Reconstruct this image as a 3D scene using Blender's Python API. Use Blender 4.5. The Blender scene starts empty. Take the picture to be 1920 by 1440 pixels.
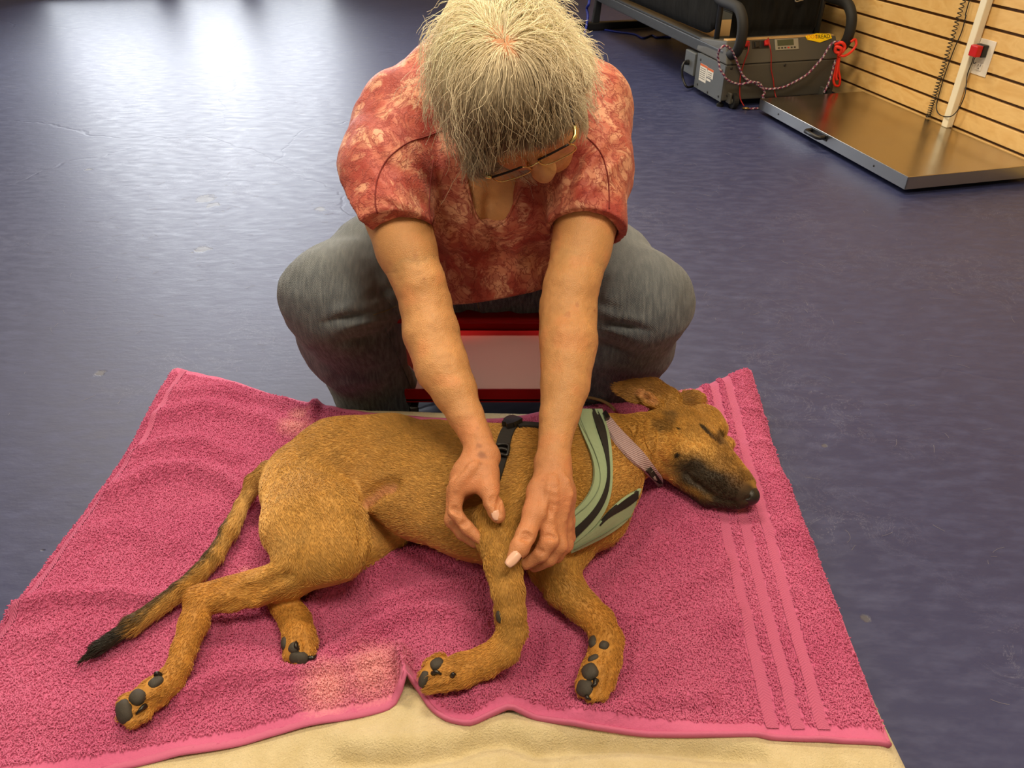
import bpy, bmesh, math, random
import numpy as np
from mathutils import Vector, Matrix
from mathutils.bvhtree import BVHTree

random.seed(7)
rng = np.random.default_rng(7)
SC = bpy.context.scene
COL = SC.collection

# ------------------------------------------------------------------ camera
CAM_H, FPX = 1.05, 1440.0
PITCH = math.atan(1006 / 1440)
cam_data = bpy.data.cameras.new('camera')
cam_data.sensor_width = 36.0
cam_data.lens = 27.0
cam_data.clip_start = 0.02
cam = bpy.data.objects.new('camera', cam_data)
COL.objects.link(cam)
cam.location = (0, 0, CAM_H)
cam.rotation_euler = (math.pi / 2 - PITCH, 0, 0)
SC.camera = cam

# ------------------------------------------------------------------ exposure
SC.view_settings.view_transform = 'Standard'
SC.view_settings.look = 'None'
SC.view_settings.gamma = 1.0
SC.view_settings.use_curve_mapping = False
SC.view_settings.exposure = 0.0

# ------------------------------------------------------------------ room axes
# measuring rays: the camera pose above turns a point of the photograph into a place in the room
_c, _s = math.cos(PITCH), math.sin(PITCH)
def ray(x, y):
    u = 720 - y
    return np.array([x - 960, FPX * _c + u * _s, -FPX * _s + u * _c]) / FPX
def P(x, y, h):
    r = ray(x, y)
    return r * ((h - CAM_H) / r[2]) + np.array([0, 0, CAM_H])
AZ = math.radians(-13.5086)
U2 = np.array([math.sin(AZ), math.cos(AZ)])      # along the slatted wall, away from the camera
N2 = np.array([-math.cos(AZ), math.sin(AZ)])     # out of the slatted wall into the room
W0 = np.array([1.88, 3.33])
def W(s, t, z):
    q = W0 + U2 * s + N2 * t
    return np.array([q[0], q[1], z])
def onS(x, y, s):
    r = ray(x, y)
    return r * ((W0 @ U2 + s) / (r[:2] @ U2)) + np.array([0, 0, CAM_H])
def onT(x, y, t):
    r = ray(x, y)
    return r * ((W0 @ N2 + t) / (r[:2] @ N2)) + np.array([0, 0, CAM_H])
ROTW = -AZ                                        # rotation about z of wall-aligned things (local x = -t, local y = s)

# ------------------------------------------------------------------ world and lights
world = bpy.data.worlds.new('world')
SC.world = world
world.use_nodes = True
bg = world.node_tree.nodes['Background']
bg.inputs[0].default_value = (0.72, 0.84, 1.0, 1)
bg.inputs[1].default_value = 1.0

def area_light(name, loc, aim, sx, sy, power, color):
    d = bpy.data.lights.new(name, 'AREA')
    d.shape = 'RECTANGLE'; d.size = sx; d.size_y = sy
    d.energy = power; d.color = color
    o = bpy.data.objects.new(name, d); COL.objects.link(o)
    o.location = loc
    o.rotation_euler = (Vector(aim) - Vector(loc)).to_track_quat('-Z', 'Y').to_euler()
    return o
WARM = (1.0, 0.83, 0.58)
DAY = (0.93, 0.96, 1.0)
ROOM_S0, ROOM_S1, ROOM_T1, ROOM_Z = -4.2, 5.2, 6.2, 2.9
LAMPS = [(-2.9, 2.0, 58), (-2.6, 4.3, 34), (-0.5, 2.4, 80), (1.9, 1.5, 62), (1.9, 4.3, 40)]
for (ls, lt, lp) in LAMPS:
    q = W(ls, lt, ROOM_Z - 0.05)
    area_light('ceiling_lamp', q, q - np.array([0, 0, 1.0]), 1.2, 0.6, lp, WARM)
# daylight through the three panes: bright sky in the upper part, the duller street below it
for (t0, t1, lp) in [(2.35, 3.05, 1.0), (3.15, 3.75, 1.2), (3.85, 4.85, 1.4)]:
    for (z0, z1, lum) in [(0.1, 1.0, 10), (1.0, 2.7, 44)]:
        q = W(ROOM_S1 + 0.12, (t0 + t1) / 2, (z0 + z1) / 2)
        q2 = W(ROOM_S1 - 1, (t0 + t1) / 2, (z0 + z1) / 2)
        area_light('window_daylight', q, q2, t1 - t0, z1 - z0, lp * lum, DAY)

# ------------------------------------------------------------------ helpers
def link(o):
    COL.objects.link(o); return o
def tag(o, label=None, cat=None, group=None, kind=None):
    if label: o['label'] = label
    if cat: o['category'] = cat
    if group: o['group'] = group
    if kind: o['kind'] = kind
    return o
def empty(name, loc, label, cat, group=None, rz=0.0):
    o = link(bpy.data.objects.new(name, None))
    o.location = loc; o.rotation_euler = (0, 0, rz)
    o.empty_display_size = 0.05
    return tag(o, label, cat, group)
def setparent(o, parent):
    """o was built in world coordinates; keep it there under its parent"""
    if parent is not None:
        o.parent = parent
        m = Matrix.LocRotScale(parent.location, parent.rotation_euler, None) if parent.parent is None else parent_world(parent)
        o.matrix_parent_inverse = m.inverted()
    return o
def parent_world(o):
    m = Matrix.LocRotScale(o.location, o.rotation_euler, None)
    if o.parent is not None:
        m = parent_world(o.parent) @ o.matrix_parent_inverse @ m
    return m
def mesh_obj(name, verts, faces, m, parent=None, smooth=False, col=None):
    me = bpy.data.meshes.new(name)
    me.from_pydata([tuple(map(float, v)) for v in verts], [], [tuple(map(int, f)) for f in faces])
    me.update()
    if smooth: me.polygons.foreach_set('use_smooth', [True] * len(me.polygons))
    if col is not None:
        a = me.color_attributes.new('Col', 'FLOAT_COLOR', 'POINT')
        a.data.foreach_set('color', np.ascontiguousarray(np.c_[col, np.ones(len(col))], dtype=np.float32).ravel())
    if m is not None: me.materials.append(m)
    o = link(bpy.data.objects.new(name, me))
    return setparent(o, parent)
def big_mesh(name, V, Q, m, parent=None, col=None, smooth=True):
    me = bpy.data.meshes.new(name)
    V = np.ascontiguousarray(V, dtype=np.float32); Q = np.ascontiguousarray(Q, dtype=np.int32)
    k = Q.shape[1]
    me.vertices.add(len(V)); me.vertices.foreach_set('co', V.ravel())
    me.loops.add(Q.size); me.loops.foreach_set('vertex_index', Q.ravel())
    me.polygons.add(len(Q))
    me.polygons.foreach_set('loop_start', np.arange(0, Q.size, k, dtype=np.int32))
    me.polygons.foreach_set('use_smooth', np.full(len(Q), smooth, dtype=bool))
    me.update(calc_edges=True)
    if col is not None:
        a = me.color_attributes.new('Col', 'FLOAT_COLOR', 'POINT')
        a.data.foreach_set('color', np.ascontiguousarray(np.c_[col, np.ones(len(col))], dtype=np.float32).ravel())
    me.materials.append(m)
    o = link(bpy.data.objects.new(name, me))
    return setparent(o, parent)
def bm_obj(name, bm, m, parent=None, smooth=False):
    me = bpy.data.meshes.new(name)
    bmesh.ops.recalc_face_normals(bm, faces=bm.faces[:])
    bm.to_mesh(me); bm.free()
    if smooth: me.polygons.foreach_set('use_smooth', [True] * len(me.polygons))
    me.materials.append(m)
    o = link(bpy.data.objects.new(name, me))
    return setparent(o, parent)
def hexa(bm, c8, bevel=0.0, seg=2):
    """closed six-sided block from 8 corners: 4 of the bottom in order, then the 4 above them"""
    vs = [bm.verts.new(tuple(map(float, c))) for c in c8]
    fs = [(0, 3, 2, 1), (4, 5, 6, 7), (0, 1, 5, 4), (1, 2, 6, 5), (2, 3, 7, 6), (3, 0, 4, 7)]
    faces = [bm.faces.new([vs[i] for i in f]) for f in fs]
    if bevel > 0:
        es = list({e for f in faces for e in f.edges})
        bmesh.ops.bevel(bm, geom=es, offset=bevel, segments=seg, affect='EDGES', profile=0.6)
def wbox(bm, s0, s1, t0, t1, z0, z1, bevel=0.0, seg=2):
    hexa(bm, [W(s0, t0, z0), W(s1, t0, z0), W(s1, t1, z0), W(s0, t1, z0),
              W(s0, t0, z1), W(s1, t0, z1), W(s1, t1, z1), W(s0, t1, z1)], bevel, seg)
def wbox_obj(name, s0, s1, t0, t1, z0, z1, m, parent=None, bevel=0.0, seg=2):
    bm = bmesh.new(); wbox(bm, s0, s1, t0, t1, z0, z1, bevel, seg)
    return bm_obj(name, bm, m, parent)
def catmull(pts, n=8, closed=False):
    pts = [np.asarray(p, float) for p in pts]
    out = []
    L = len(pts)
    rng_ = range(L if closed else L - 1)
    for i in rng_:
        p1, p2 = pts[i], pts[(i + 1) % L]
        p0 = pts[(i - 1) % L] if closed or i > 0 else 2 * p1 - p2
        p3 = pts[(i + 2) % L] if closed or i < L - 2 else 2 * p2 - p1
        for k in range(n):
            t = k / n
            out.append(0.5 * ((2 * p1) + (-p0 + p2) * t + (2 * p0 - 5 * p1 + 4 * p2 - p3) * t * t + (-p0 + 3 * p1 - 3 * p2 + p3) * t ** 3))
    if not closed: out.append(pts[-1])
    return np.array(out)
def tube_geo(path, rad, nseg=8, closed=False, flat=1.0, up=(0, 0, 1)):
    path = np.asarray(path, float); n = len(path)
    rad = np.broadcast_to(np.asarray(rad, float), (n,))
    if closed: T = np.roll(path, -1, 0) - np.roll(path, 1, 0)
    else: T = np.gradient(path, axis=0)
    T /= np.linalg.norm(T, axis=1)[:, None] + 1e-12
    upv = np.asarray(up, float)
    A = np.cross(T[0], upv)
    if np.linalg.norm(A) < 1e-3: A = np.cross(T[0], (1, 0, 0.1))
    A /= np.linalg.norm(A)
    V, F = [], []
    for i in range(n):
        A = A - T[i] * (A @ T[i]); A /= np.linalg.norm(A) + 1e-12
        B = np.cross(T[i], A)
        for k in range(nseg):
            a = 2 * math.pi * k / nseg
            V.append(path[i] + rad[i] * (math.cos(a) * A + flat * math.sin(a) * B))
    for i in range(n if closed else n - 1):
        j = (i + 1) % n
        for k in range(nseg):
            k2 = (k + 1) % nseg
            F.append((i * nseg + k, i * nseg + k2, j * nseg + k2, j * nseg + k))
    if not closed:
        F.append(tuple(range(nseg - 1, -1, -1)))
        F.append(tuple((n - 1) * nseg + k for k in range(nseg)))
    return V, F
def tube_obj(name, path, rad, m, parent=None, nseg=8, closed=False, colfn=None, flat=1.0):
    V, F = tube_geo(path, rad, nseg, closed, flat)
    col = None
    if colfn is not None:
        L = np.r_[0, np.cumsum(np.linalg.norm(np.diff(np.asarray(path), axis=0), axis=1))]
        col = np.array([colfn(L[i], k / nseg) for i in range(len(path)) for k in range(nseg)])
    return mesh_obj(name, V, F, m, parent, True, col)
def resample(path, step):
    path = np.asarray(path, float)
    L = np.r_[0, np.cumsum(np.linalg.norm(np.diff(path, axis=0), axis=1))]
    q = np.linspace(0, L[-1], max(2, int(L[-1] / step)))
    return np.c_[[np.interp(q, L, path[:, k]) for k in range(3)]].T
def lathe_obj(name, centre, axis, prof, m, parent=None, n=20, smooth=True):
    """prof: list of (distance along the axis, radius)"""
    ax = np.asarray(axis, float); ax /= np.linalg.norm(ax)
    a = np.cross(ax, (0, 0, 1.0))
    if np.linalg.norm(a) < 1e-3: a = np.array([1.0, 0, 0])
    a /= np.linalg.norm(a); b = np.cross(ax, a)
    V, F = [], []
    for (d, r) in prof:
        for k in range(n):
            t = 2 * math.pi * k / n
            V.append(np.asarray(centre) + ax * d + r * (math.cos(t) * a + math.sin(t) * b))
    for i in range(len(prof) - 1):
        for k in range(n):
            F.append((i * n + k, i * n + (k + 1) % n, (i + 1) * n + (k + 1) % n, (i + 1) * n + k))
    F.append(tuple(range(n - 1, -1, -1))); F.append(tuple((len(prof) - 1) * n + k for k in range(n)))
    o = mesh_obj(name, V, F, m, parent, False)
    return o

# ------------------------------------------------------------------ materials
class NT:
    def __init__(self, name):
        self.m = bpy.data.materials.new(name); self.m.use_nodes = True
        self.t = self.m.node_tree; self.b = self.t.nodes['Principled BSDF']
    def n(self, typ, **kw):
        nd = self.t.nodes.new(typ)
        for k, v in kw.items():
            if k in nd.inputs: nd.inputs[k].default_value = v
            else: setattr(nd, k, v)
        return nd
    def l(self, a, b): self.t.links.new(a, b)
    def set(self, **kw):
        for k, v in kw.items(): self.b.inputs[k.replace('_', ' ')].default_value = v
        return self
    def coords(self, kind='Object', scale=(1, 1, 1), rot=(0, 0, 0)):
        tc = self.n('ShaderNodeTexCoord'); mp = self.n('ShaderNodeMapping')
        mp.inputs['Scale'].default_value = scale; mp.inputs['Rotation'].default_value = rot
        self.l(tc.outputs[kind], mp.inputs['Vector']); return mp.outputs[0]
    def geo(self, scale=(1, 1, 1), rot=(0, 0, 0)):
        g = self.n('ShaderNodeNewGeometry'); mp = self.n('ShaderNodeMapping')
        mp.inputs['Scale'].default_value = scale; mp.inputs['Rotation'].default_value = rot
        self.l(g.outputs['Position'], mp.inputs['Vector']); return mp.outputs[0]
    def noise(self, vec, scale, detail=3.0, rough=0.5, dist=0.0):
        nd = self.n('ShaderNodeTexNoise', Scale=scale, Detail=detail, Roughness=rough, Distortion=dist)
        self.l(vec, nd.inputs['Vector']); return nd.outputs['Fac']
    def ramp(self, fac, stops, interp='LINEAR'):
        r = self.n('ShaderNodeValToRGB'); r.color_ramp.interpolation = interp
        els = r.color_ramp.elements
        while len(els) < len(stops): els.new(0.5)
        for e, (p, c) in zip(els, stops):
            e.position = p; e.color = (*c, 1) if len(c) == 3 else c
        self.l(fac, r.inputs[0]); return r.outputs[0]
    def mix(self, fac, a, b, blend='MIX'):
        x = self.n('ShaderNodeMix', data_type='RGBA', blend_type=blend)
        for sock, v in ((x.inputs[0], fac), (x.inputs[6], a), (x.inputs[7], b)):
            if isinstance(v, (int, float)): sock.default_value = v
            elif isinstance(v, tuple): sock.default_value = (*v, 1) if len(v) == 3 else v
            else: self.l(v, sock)
        return x.outputs[2]
    def math(self, op, a, b=0.0):
        x = self.n('ShaderNodeMath', operation=op)
        for i, v in enumerate((a, b)):
            if isinstance(v, (int, float)): x.inputs[i].default_value = v
            else: self.l(v, x.inputs[i])
        return x.outputs[0]
    def bump(self, h, strength=0.3, dist=0.002, base=None):
        b = self.n('ShaderNodeBump', Strength=strength, Distance=dist)
        self.l(h, b.inputs['Height'])
        if base is not None: self.l(base, b.inputs['Normal'])
        self.l(b.outputs[0], self.b.inputs['Normal']); return b.outputs[0]
    def color(self, c):
        if isinstance(c, tuple): self.b.inputs['Base Color'].default_value = (*c, 1)
        else: self.l(c, self.b.inputs['Base Color'])
        return self
    def attr(self, name='Col'):
        a = self.n('ShaderNodeAttribute', attribute_name=name); return a.outputs['Color']
def srgb(r, g, b):
    f = lambda v: (v / 255 / 12.92) if v / 255 <= 0.04045 else ((v / 255 + 0.055) / 1.055) ** 2.4
    return (f(r), f(g), f(b))
def plain(name, col, rough=0.5, metal=0.0, spec=0.5, bump=None, coat=0.0):
    k = NT(name); k.color(col); k.set(Roughness=rough, Metallic=metal)
    k.b.inputs['Specular IOR Level'].default_value = spec
    k.b.inputs['Coat Weight'].default_value = coat
    if bump:
        sc, st, di = bump
        k.bump(k.noise(k.geo(), sc, 3), st, di)
    return k.m
def vcol_mat(name, rough=0.6, bump=None, spec=0.4):
    k = NT(name); k.color(k.attr('Col')); k.set(Roughness=rough)
    k.b.inputs['Specular IOR Level'].default_value = spec
    if bump: k.bump(k.noise(k.geo(), bump[0], 3), bump[1], bump[2])
    return k.m

# ================================================================== SETTING
def floor_mat():
    k = NT('painted_concrete')
    g = k.geo()
    big = k.noise(g, 1.3, 4, 0.6)
    mid = k.noise(k.geo((1, 2.5, 1), (0, 0, 0.3)), 14, 5, 0.65)
    base = k.ramp(big, [(0.3, srgb(38, 45, 86)), (0.7, srgb(46, 53, 95))])
    base = k.mix(k.ramp(mid, [(0.45, (0, 0, 0)), (0.75, (1, 1, 1))]), base, srgb(58, 65, 106))
    # pale scuff arcs and chips
    w = k.n('ShaderNodeTexNoise', Scale=9.0, Detail=6.0, Roughness=0.75, Distortion=1.6); k.l(g, w.inputs['Vector'])
    scuff = k.ramp(w.outputs['Fac'], [(0.495, (0, 0, 0)), (0.5, (1, 1, 1)), (0.505, (0, 0, 0))])
    msk = k.ramp(k.noise(g, 2.2, 2), [(0.5, (0, 0, 0)), (0.62, (1, 1, 1))])
    base = k.mix(k.math('MULTIPLY', k.math('MULTIPLY', scuff, msk), 0.6), base, srgb(130, 134, 158))
    vo = k.n('ShaderNodeTexVoronoi', Scale=5.0, feature='F1'); vo.inputs['Randomness'].default_value = 1.0
    k.l(k.geo((1, 1.6, 1)), vo.inputs['Vector'])
    chip = k.ramp(vo.outputs['Distance'], [(0.02, (1, 1, 1)), (0.032, (0, 0, 0))])
    base = k.mix(k.math('MULTIPLY', chip, 0.8), base, srgb(40, 40, 48))
    # patches where the paint has flaked off the concrete
    flake = None
    for (x, y, r) in [(385, 372, .050), (398, 384, .035), (378, 468, .040), (165, 318, .022), (1545, 835, .010), (1622, 1160, .010), (190, 700, .018), (600, 392, .028)]:
        c0 = P(x, y, 0)
        dv = k.n('ShaderNodeVectorMath', operation='DISTANCE'); k.l(g, dv.inputs[0]); dv.inputs[1].default_value = tuple(c0)
        nz2 = k.noise(g, 28, 4, .7)
        w_ = k.ramp(k.math('ADD', dv.outputs['Value'], k.math('MULTIPLY', k.math('SUBTRACT', nz2, .5), r * 2.4)), [(r * .55, (1, 1, 1)), (r * .70, (0, 0, 0))])
        flake = w_ if flake is None else k.math('MAXIMUM', flake, w_)
    base = k.mix(k.math('MULTIPLY', flake, .7), base, srgb(84, 84, 92))
    k.color(base)
    rr = k.ramp(mid, [(0.3, (0.42,) * 3), (0.8, (0.56,) * 3)])
    k.l(rr, k.b.inputs['Roughness'])
    k.b.inputs['Specular IOR Level'].default_value = 0.8
    # long hairline cracks: edges of large distorted cells
    nz = k.n('ShaderNodeTexNoise', Scale=3.0, Detail=4.0); k.l(g, nz.inputs['Vector'])
    vm = k.n('ShaderNodeVectorMath', operation='MULTIPLY_ADD'); k.l(nz.outputs['Color'], vm.inputs[0])
    vm.inputs[1].default_value = (0.35, 0.35, 0); k.l(g, vm.inputs[2])
    ve = k.n('ShaderNodeTexVoronoi', Scale=0.42, feature='DISTANCE_TO_EDGE'); k.l(vm.outputs[0], ve.inputs['Vector'])
    crack = k.ramp(ve.outputs['Distance'], [(0.0, (0, 0, 0)), (0.0018, (1, 1, 1))])
    h = k.math('ADD', k.math('MULTIPLY', crack, .45), k.math('MULTIPLY', k.noise(k.geo((1, 2.2, 1)), 22, 4, 0.6), 0.5))
    h = k.math('ADD', h, k.math('MULTIPLY', chip, -1.0))
    h = k.math('ADD', h, k.math('MULTIPLY', flake, -.5))
    k.bump(h, 0.35, 0.004)
    return k.m
MAT_FLOOR = floor_mat()
def quad_slab(name, pts, th, m, kind='structure'):
    pts = [np.asarray(p, float) for p in pts]
    nrm = np.cross(pts[1] - pts[0], pts[3] - pts[0]); nrm /= np.linalg.norm(nrm)
    bm = bmesh.new(); hexa(bm, [p - nrm * th for p in pts] + pts)
    o = bm_obj(name, bm, m); o['kind'] = kind; return o
S0, S1, T1, RZ = ROOM_S0, ROOM_S1, ROOM_T1, ROOM_Z
quad_slab('floor', [W(S0, -0.1, 0), W(S0, T1 + .1, 0), W(S1 + .1, T1 + .1, 0), W(S1 + .1, -0.1, 0)][::-1], 0.1, MAT_FLOOR)
MAT_WALL = plain('painted_plaster', srgb(150, 140, 124), 0.8, bump=(60, 0.15, 0.002))
MAT_CEIL = plain('ceiling_tile_white', srgb(172, 166, 154), 0.9, bump=(90, 0.2, 0.002))
quad_slab('ceiling', [W(S0, -.1, RZ), W(S0, T1 + .1, RZ), W(S1 + .1, T1 + .1, RZ), W(S1 + .1, -.1, RZ)], 0.1, MAT_CEIL)
wbox_obj('wall_left', S0 - .1, S1 + .1, T1, T1 + .1, 0, RZ, MAT_WALL)['kind'] = 'structure'
wbox_obj('wall_front', S0 - .1, S0, -.1, T1, 0, RZ, MAT_WALL)['kind'] = 'structure'
# far wall with its glazed shop front
WINS = [(2.35, 3.05), (3.15, 3.75), (3.85, 4.85)]
bm = bmesh.new()
edges_t = [-.1, 2.35, 3.05, 3.15, 3.75, 3.85, 4.85, T1]
for i in range(0, len(edges_t), 2):
    wbox(bm, S1, S1 + .1, edges_t[i], edges_t[i + 1], 0, RZ)
for a, b in WINS:
    wbox(bm, S1, S1 + .1, a, b, 0, 0.1); wbox(bm, S1, S1 + .1, a, b, 2.7, RZ)
bm_obj('wall_back', bm, MAT_WALL)['kind'] = 'structure'
kg = NT('window_glass')
tr = kg.n('ShaderNodeBsdfTransparent'); gl = kg.n('ShaderNodeBsdfGlossy', Roughness=0.02); mx = kg.n('ShaderNodeMixShader')
fr = kg.n('ShaderNodeFresnel', IOR=1.45); kg.l(fr.outputs[0], mx.inputs[0]); kg.l(tr.outputs[0], mx.inputs[1]); kg.l(gl.outputs[0], mx.inputs[2])
kg.l(mx.outputs[0], kg.t.nodes['Material Output'].inputs['Surface'])
MAT_GLASS = kg.m
MAT_ALU = plain('dark_aluminium', srgb(60, 58, 55), 0.4, 0.8)
for i, (a, b) in enumerate(WINS):
    bm = bmesh.new()
    f = 0.045
    wbox(bm, S1 + .02, S1 + .08, a, a + f, 0.1, 2.7); wbox(bm, S1 + .02, S1 + .08, b - f, b, 0.1, 2.7)
    wbox(bm, S1 + .02, S1 + .08, a + f, b - f, 0.1, 0.1 + f); wbox(bm, S1 + .02, S1 + .08, a + f, b - f, 2.7 - f, 2.7)
    fo = bm_obj('window_%d' % (i + 1), bm, MAT_ALU); fo['kind'] = 'structure'
    wbox_obj('pane', S1 + .045, S1 + .051, a + f, b - f, 0.1 + f, 2.7 - f, MAT_GLASS, fo)
# slatted wall: a dark backing and one board per slat
MAT_BACK = plain('groove_brown', srgb(84, 58, 30), 0.7)
wr = wbox_obj('wall_right', S0, S1, -.1, -.014, 0, RZ, MAT_BACK); wr['kind'] = 'structure'
def maple():
    k = NT('maple_laminate')
    oi = k.n('ShaderNodeObjectInfo')
    tc = k.n('ShaderNodeTexCoord')
    off = k.n('ShaderNodeVectorMath', operation='MULTIPLY_ADD')
    k.l(oi.outputs['Random'], off.inputs[0]); off.inputs[1].default_value = (7.0, 31.0, 3.0); k.l(tc.outputs['Object'], off.inputs[2])
    mp = k.n('ShaderNodeMapping'); mp.inputs['Rotation'].default_value = (0, 0, AZ); mp.inputs['Scale'].default_value = (1, 0.09, 1)
    k.l(off.outputs[0], mp.inputs['Vector'])
    fine = k.noise(mp.outputs[0], 95, 4, 0.6, 0.3)
    mp2 = k.n('ShaderNodeMapping'); mp2.inputs['Rotation'].default_value = (0, 0, AZ); mp2.inputs['Scale'].default_value = (1, 0.3, 1)
    k.l(off.outputs[0], mp2.inputs['Vector'])
    swirl = k.noise(mp2.outputs[0], 16, 3, 0.5, 1.4)
    c = k.ramp(swirl, [(0.3, srgb(226, 182, 112)), (0.55, srgb(238, 200, 132)), (0.75, srgb(222, 174, 102))])
    c = k.mix(k.math('MULTIPLY', fine, 0.28), c, srgb(190, 140, 78))
    k.color(c); k.set(Roughness=0.38)
    return k.m
MAT_MAPLE = maple()
GP, GW = 0.0783, 0.0115        # slat pitch, groove width
z = 0.0726 - GP
first = None
while z < 2.55:
    z0, z1 = max(0.002, z + GW / 2), z + GP - GW / 2
    bm = bmesh.new(); wbox(bm, S0, S1, -.014, 0.0, z0, z1, 0.0012, 1)
    bm_obj('slat', bm, MAT_MAPLE, wr)
    z += GP

# ================================================================== SCALE, POLE, CORDS AND OUTLET BY THE SLATTED WALL
def steel():
    k = NT('brushed_steel'); k.color(srgb(190, 182, 168)); k.set(Metallic=1.0)
    g = k.geo((1, 1, 1), (0, 0, -AZ))
    mp = k.geo((160, 5, 5), (0, 0, -AZ))
    f = k.noise(mp, 1.0, 3)
    k.l(k.ramp(k.noise(g, 7, 4), [(0.3, (0.20,) * 3), (0.7, (0.27,) * 3)]), k.b.inputs['Roughness'])
    return k.m
MAT_STEEL = steel()
MAT_STEELSIDE = plain('satin_steel', srgb(168, 170, 172), 0.35, 1.0)
MAT_BLACKPL = plain('black_plastic', srgb(22, 22, 24), 0.42)
MAT_RUBBER = plain('black_rubber', srgb(16, 16, 16), 0.7)
sc_s0, sc_s1, sc_t0, sc_t1, sc_z = -0.495, 0.600, 0.022, 0.573, 0.07
sc = empty('platform_scale', W((sc_s0 + sc_s1) / 2, .3, 0), 'low stainless steel walk-on weighing platform lying along the slatted wood wall', 'scale')
wbox_obj('platform', sc_s0, sc_s1, sc_t0, sc_t1, sc_z - .004, sc_z, MAT_STEEL, sc, 0.0018, 2)
for nm, a in (('side_skirt', (sc_s0, sc_s1, sc_t1 - .003, sc_t1, .022, sc_z - .003)), ('side_skirt', (sc_s0, sc_s1, sc_t0, sc_t0 + .003, .022, sc_z - .003)),
              ('end_skirt', (sc_s0, sc_s0 + .003, sc_t0, sc_t1, .022, sc_z - .003)), ('end_skirt', (sc_s1 - .003, sc_s1, sc_t0, sc_t1, .022, sc_z - .003))):
    wbox_obj(nm, *a, MAT_STEELSIDE, sc)
for (a, b) in ((sc_s0 + .07, sc_t0 + .07), (sc_s0 + .07, sc_t1 - .07), (sc_s1 - .07, sc_t0 + .07), (sc_s1 - .07, sc_t1 - .07)):
    lathe_obj('foot', W(a, b, 0), (0, 0, 1), [(0, .02), (.012, .02), (.022, .012), (.06, .012)], MAT_RUBBER, sc, 14)
hs = 0.085
hb = wbox_obj('handle', hs - .062, hs + .062, sc_t1, sc_t1 + .004, .040, .064, MAT_BLACKPL, sc, 0.001, 1)
hp = [W(hs - .052, sc_t1 + .003, .055), W(hs - .052, sc_t1 + .028, .055), W(hs - .044, sc_t1 + .038, .055), W(hs + .044, sc_t1 + .038, .055), W(hs + .052, sc_t1 + .028, .055), W(hs + .052, sc_t1 + .003, .055)]
tube_obj('grip', hp, .009, MAT_BLACKPL, hb, 8)
for s_ in (-.30, .42):
    lathe_obj('screw', W(s_, sc_t1, .045), (*N2, 0), [(0, .004), (.0015, .004), (.003, .002)], MAT_BLACKPL, sc, 10)

# white pole standing on the platform's wall edge
MAT_POLE = plain('cream_painted_metal', srgb(240, 232, 208), 0.4)
pole = wbox_obj('white_pole', -.017, .017, .006, .036, sc_z + .0005, 1.45, MAT_POLE, None, 0.004, 2)
tag(pole, 'narrow cream-white upright pole in front of the slatted wall', 'pole')
# coiled cord
pts = []
turns = 62
for i in range(turns * 9 + 1):
    f = i / (turns * 9)
    zc = sc_z + .006 + (1.05 - sc_z) * f ** 1.3
    a = 2 * math.pi * i / 9
    pts.append(W(.128 + .0085 * math.cos(a), .016 + .0085 * math.sin(a), zc))
cc = tube_obj('coiled_cord', pts, .0020, MAT_BLACKPL, None, 5)
tag(cc, 'black coiled cable hanging down the slatted wall, beside the white pole', 'cable')
# thin black cable that loops under the pole up to the adapter
tp = [onT(1818, 0, .012), onT(1811, 30, .012), onT(1803, 60, .010), onT(1790, 90, .010), onT(1775, 130, .010), onT(1764, 165, .010), onT(1757, 192, .010), onT(1756, 205, .014), onT(1762, 215, .02),
      onT(1775, 219, .046), onT(1787, 216, .049), onT(1800, 200, .047), onT(1809, 178, .040), onT(1811, 165, .030), onT(1814, 140, .02), onT(1822, 118, .022), onT(1826, 105, .034), onT(1831, 100, .04)]
tp = [tp[0] + np.array([.01, .02, .5])] + tp
cbl = tube_obj('thin_cable', catmull(tp, 8), .0022, MAT_BLACKPL, None, 6)
tag(cbl, 'thin black wire looping below the red power adapter and up the wall', 'wire')
# outlet
MAT_PLATE = plain('ivory_plastic', srgb(232, 224, 212), 0.4)
MAT_HOLE = plain('socket_dark', srgb(30, 25, 22), 0.7)
o1, o2, zt, zb = -.006, -.098, .425, .292
outl = empty('wall_outlet', W(-.05, 0, .36), 'white electrical outlet plate set into the slatted wall', 'outlet')
bm = bmesh.new(); wbox(bm, o2, o1, .0005, .004, zb, zt, .0015, 2); bm_obj('plate', bm, MAT_PLATE, outl)
for zc in (.385, .325):
    sk = wbox_obj('socket', (o1 + o2) / 2 - .017, (o1 + o2) / 2 + .017, .004, .006, zc - .014, zc + .014, MAT_PLATE, outl, .004, 2)
    for ds in (-.006, .006):
        wbox_obj('slot', (o1 + o2) / 2 + ds - .0012, (o1 + o2) / 2 + ds + .0012, .006, .0064, zc - .001, zc + .008, MAT_HOLE, sk)
    lathe_obj('slot', W((o1 + o2) / 2, .006, zc - .008), (*N2, 0), [(0, .0025), (.0005, .0025)], MAT_HOLE, sk, 10)
MAT_REDPL = plain('red_plastic', srgb(196, 24, 26), 0.35)
ad = empty('power_adapter', W(-.045, .03, .385), 'small red and black power adapter plugged into the wall outlet', 'adapter')
wbox_obj('body', -.072, -.026, .006, .030, .362, .408, MAT_BLACKPL, ad, .004, 2)
wbox_obj('cap', -.070, -.028, .030, .056, .364, .406, MAT_REDPL, ad, .005, 2)
tube_obj('hook', catmull([W(-.048, .034, .362), W(-.048, .036, .346), W(-.054, .036, .338), W(-.062, .036, .344)], 5), .0018, MAT_BLACKPL, ad, 6)

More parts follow.
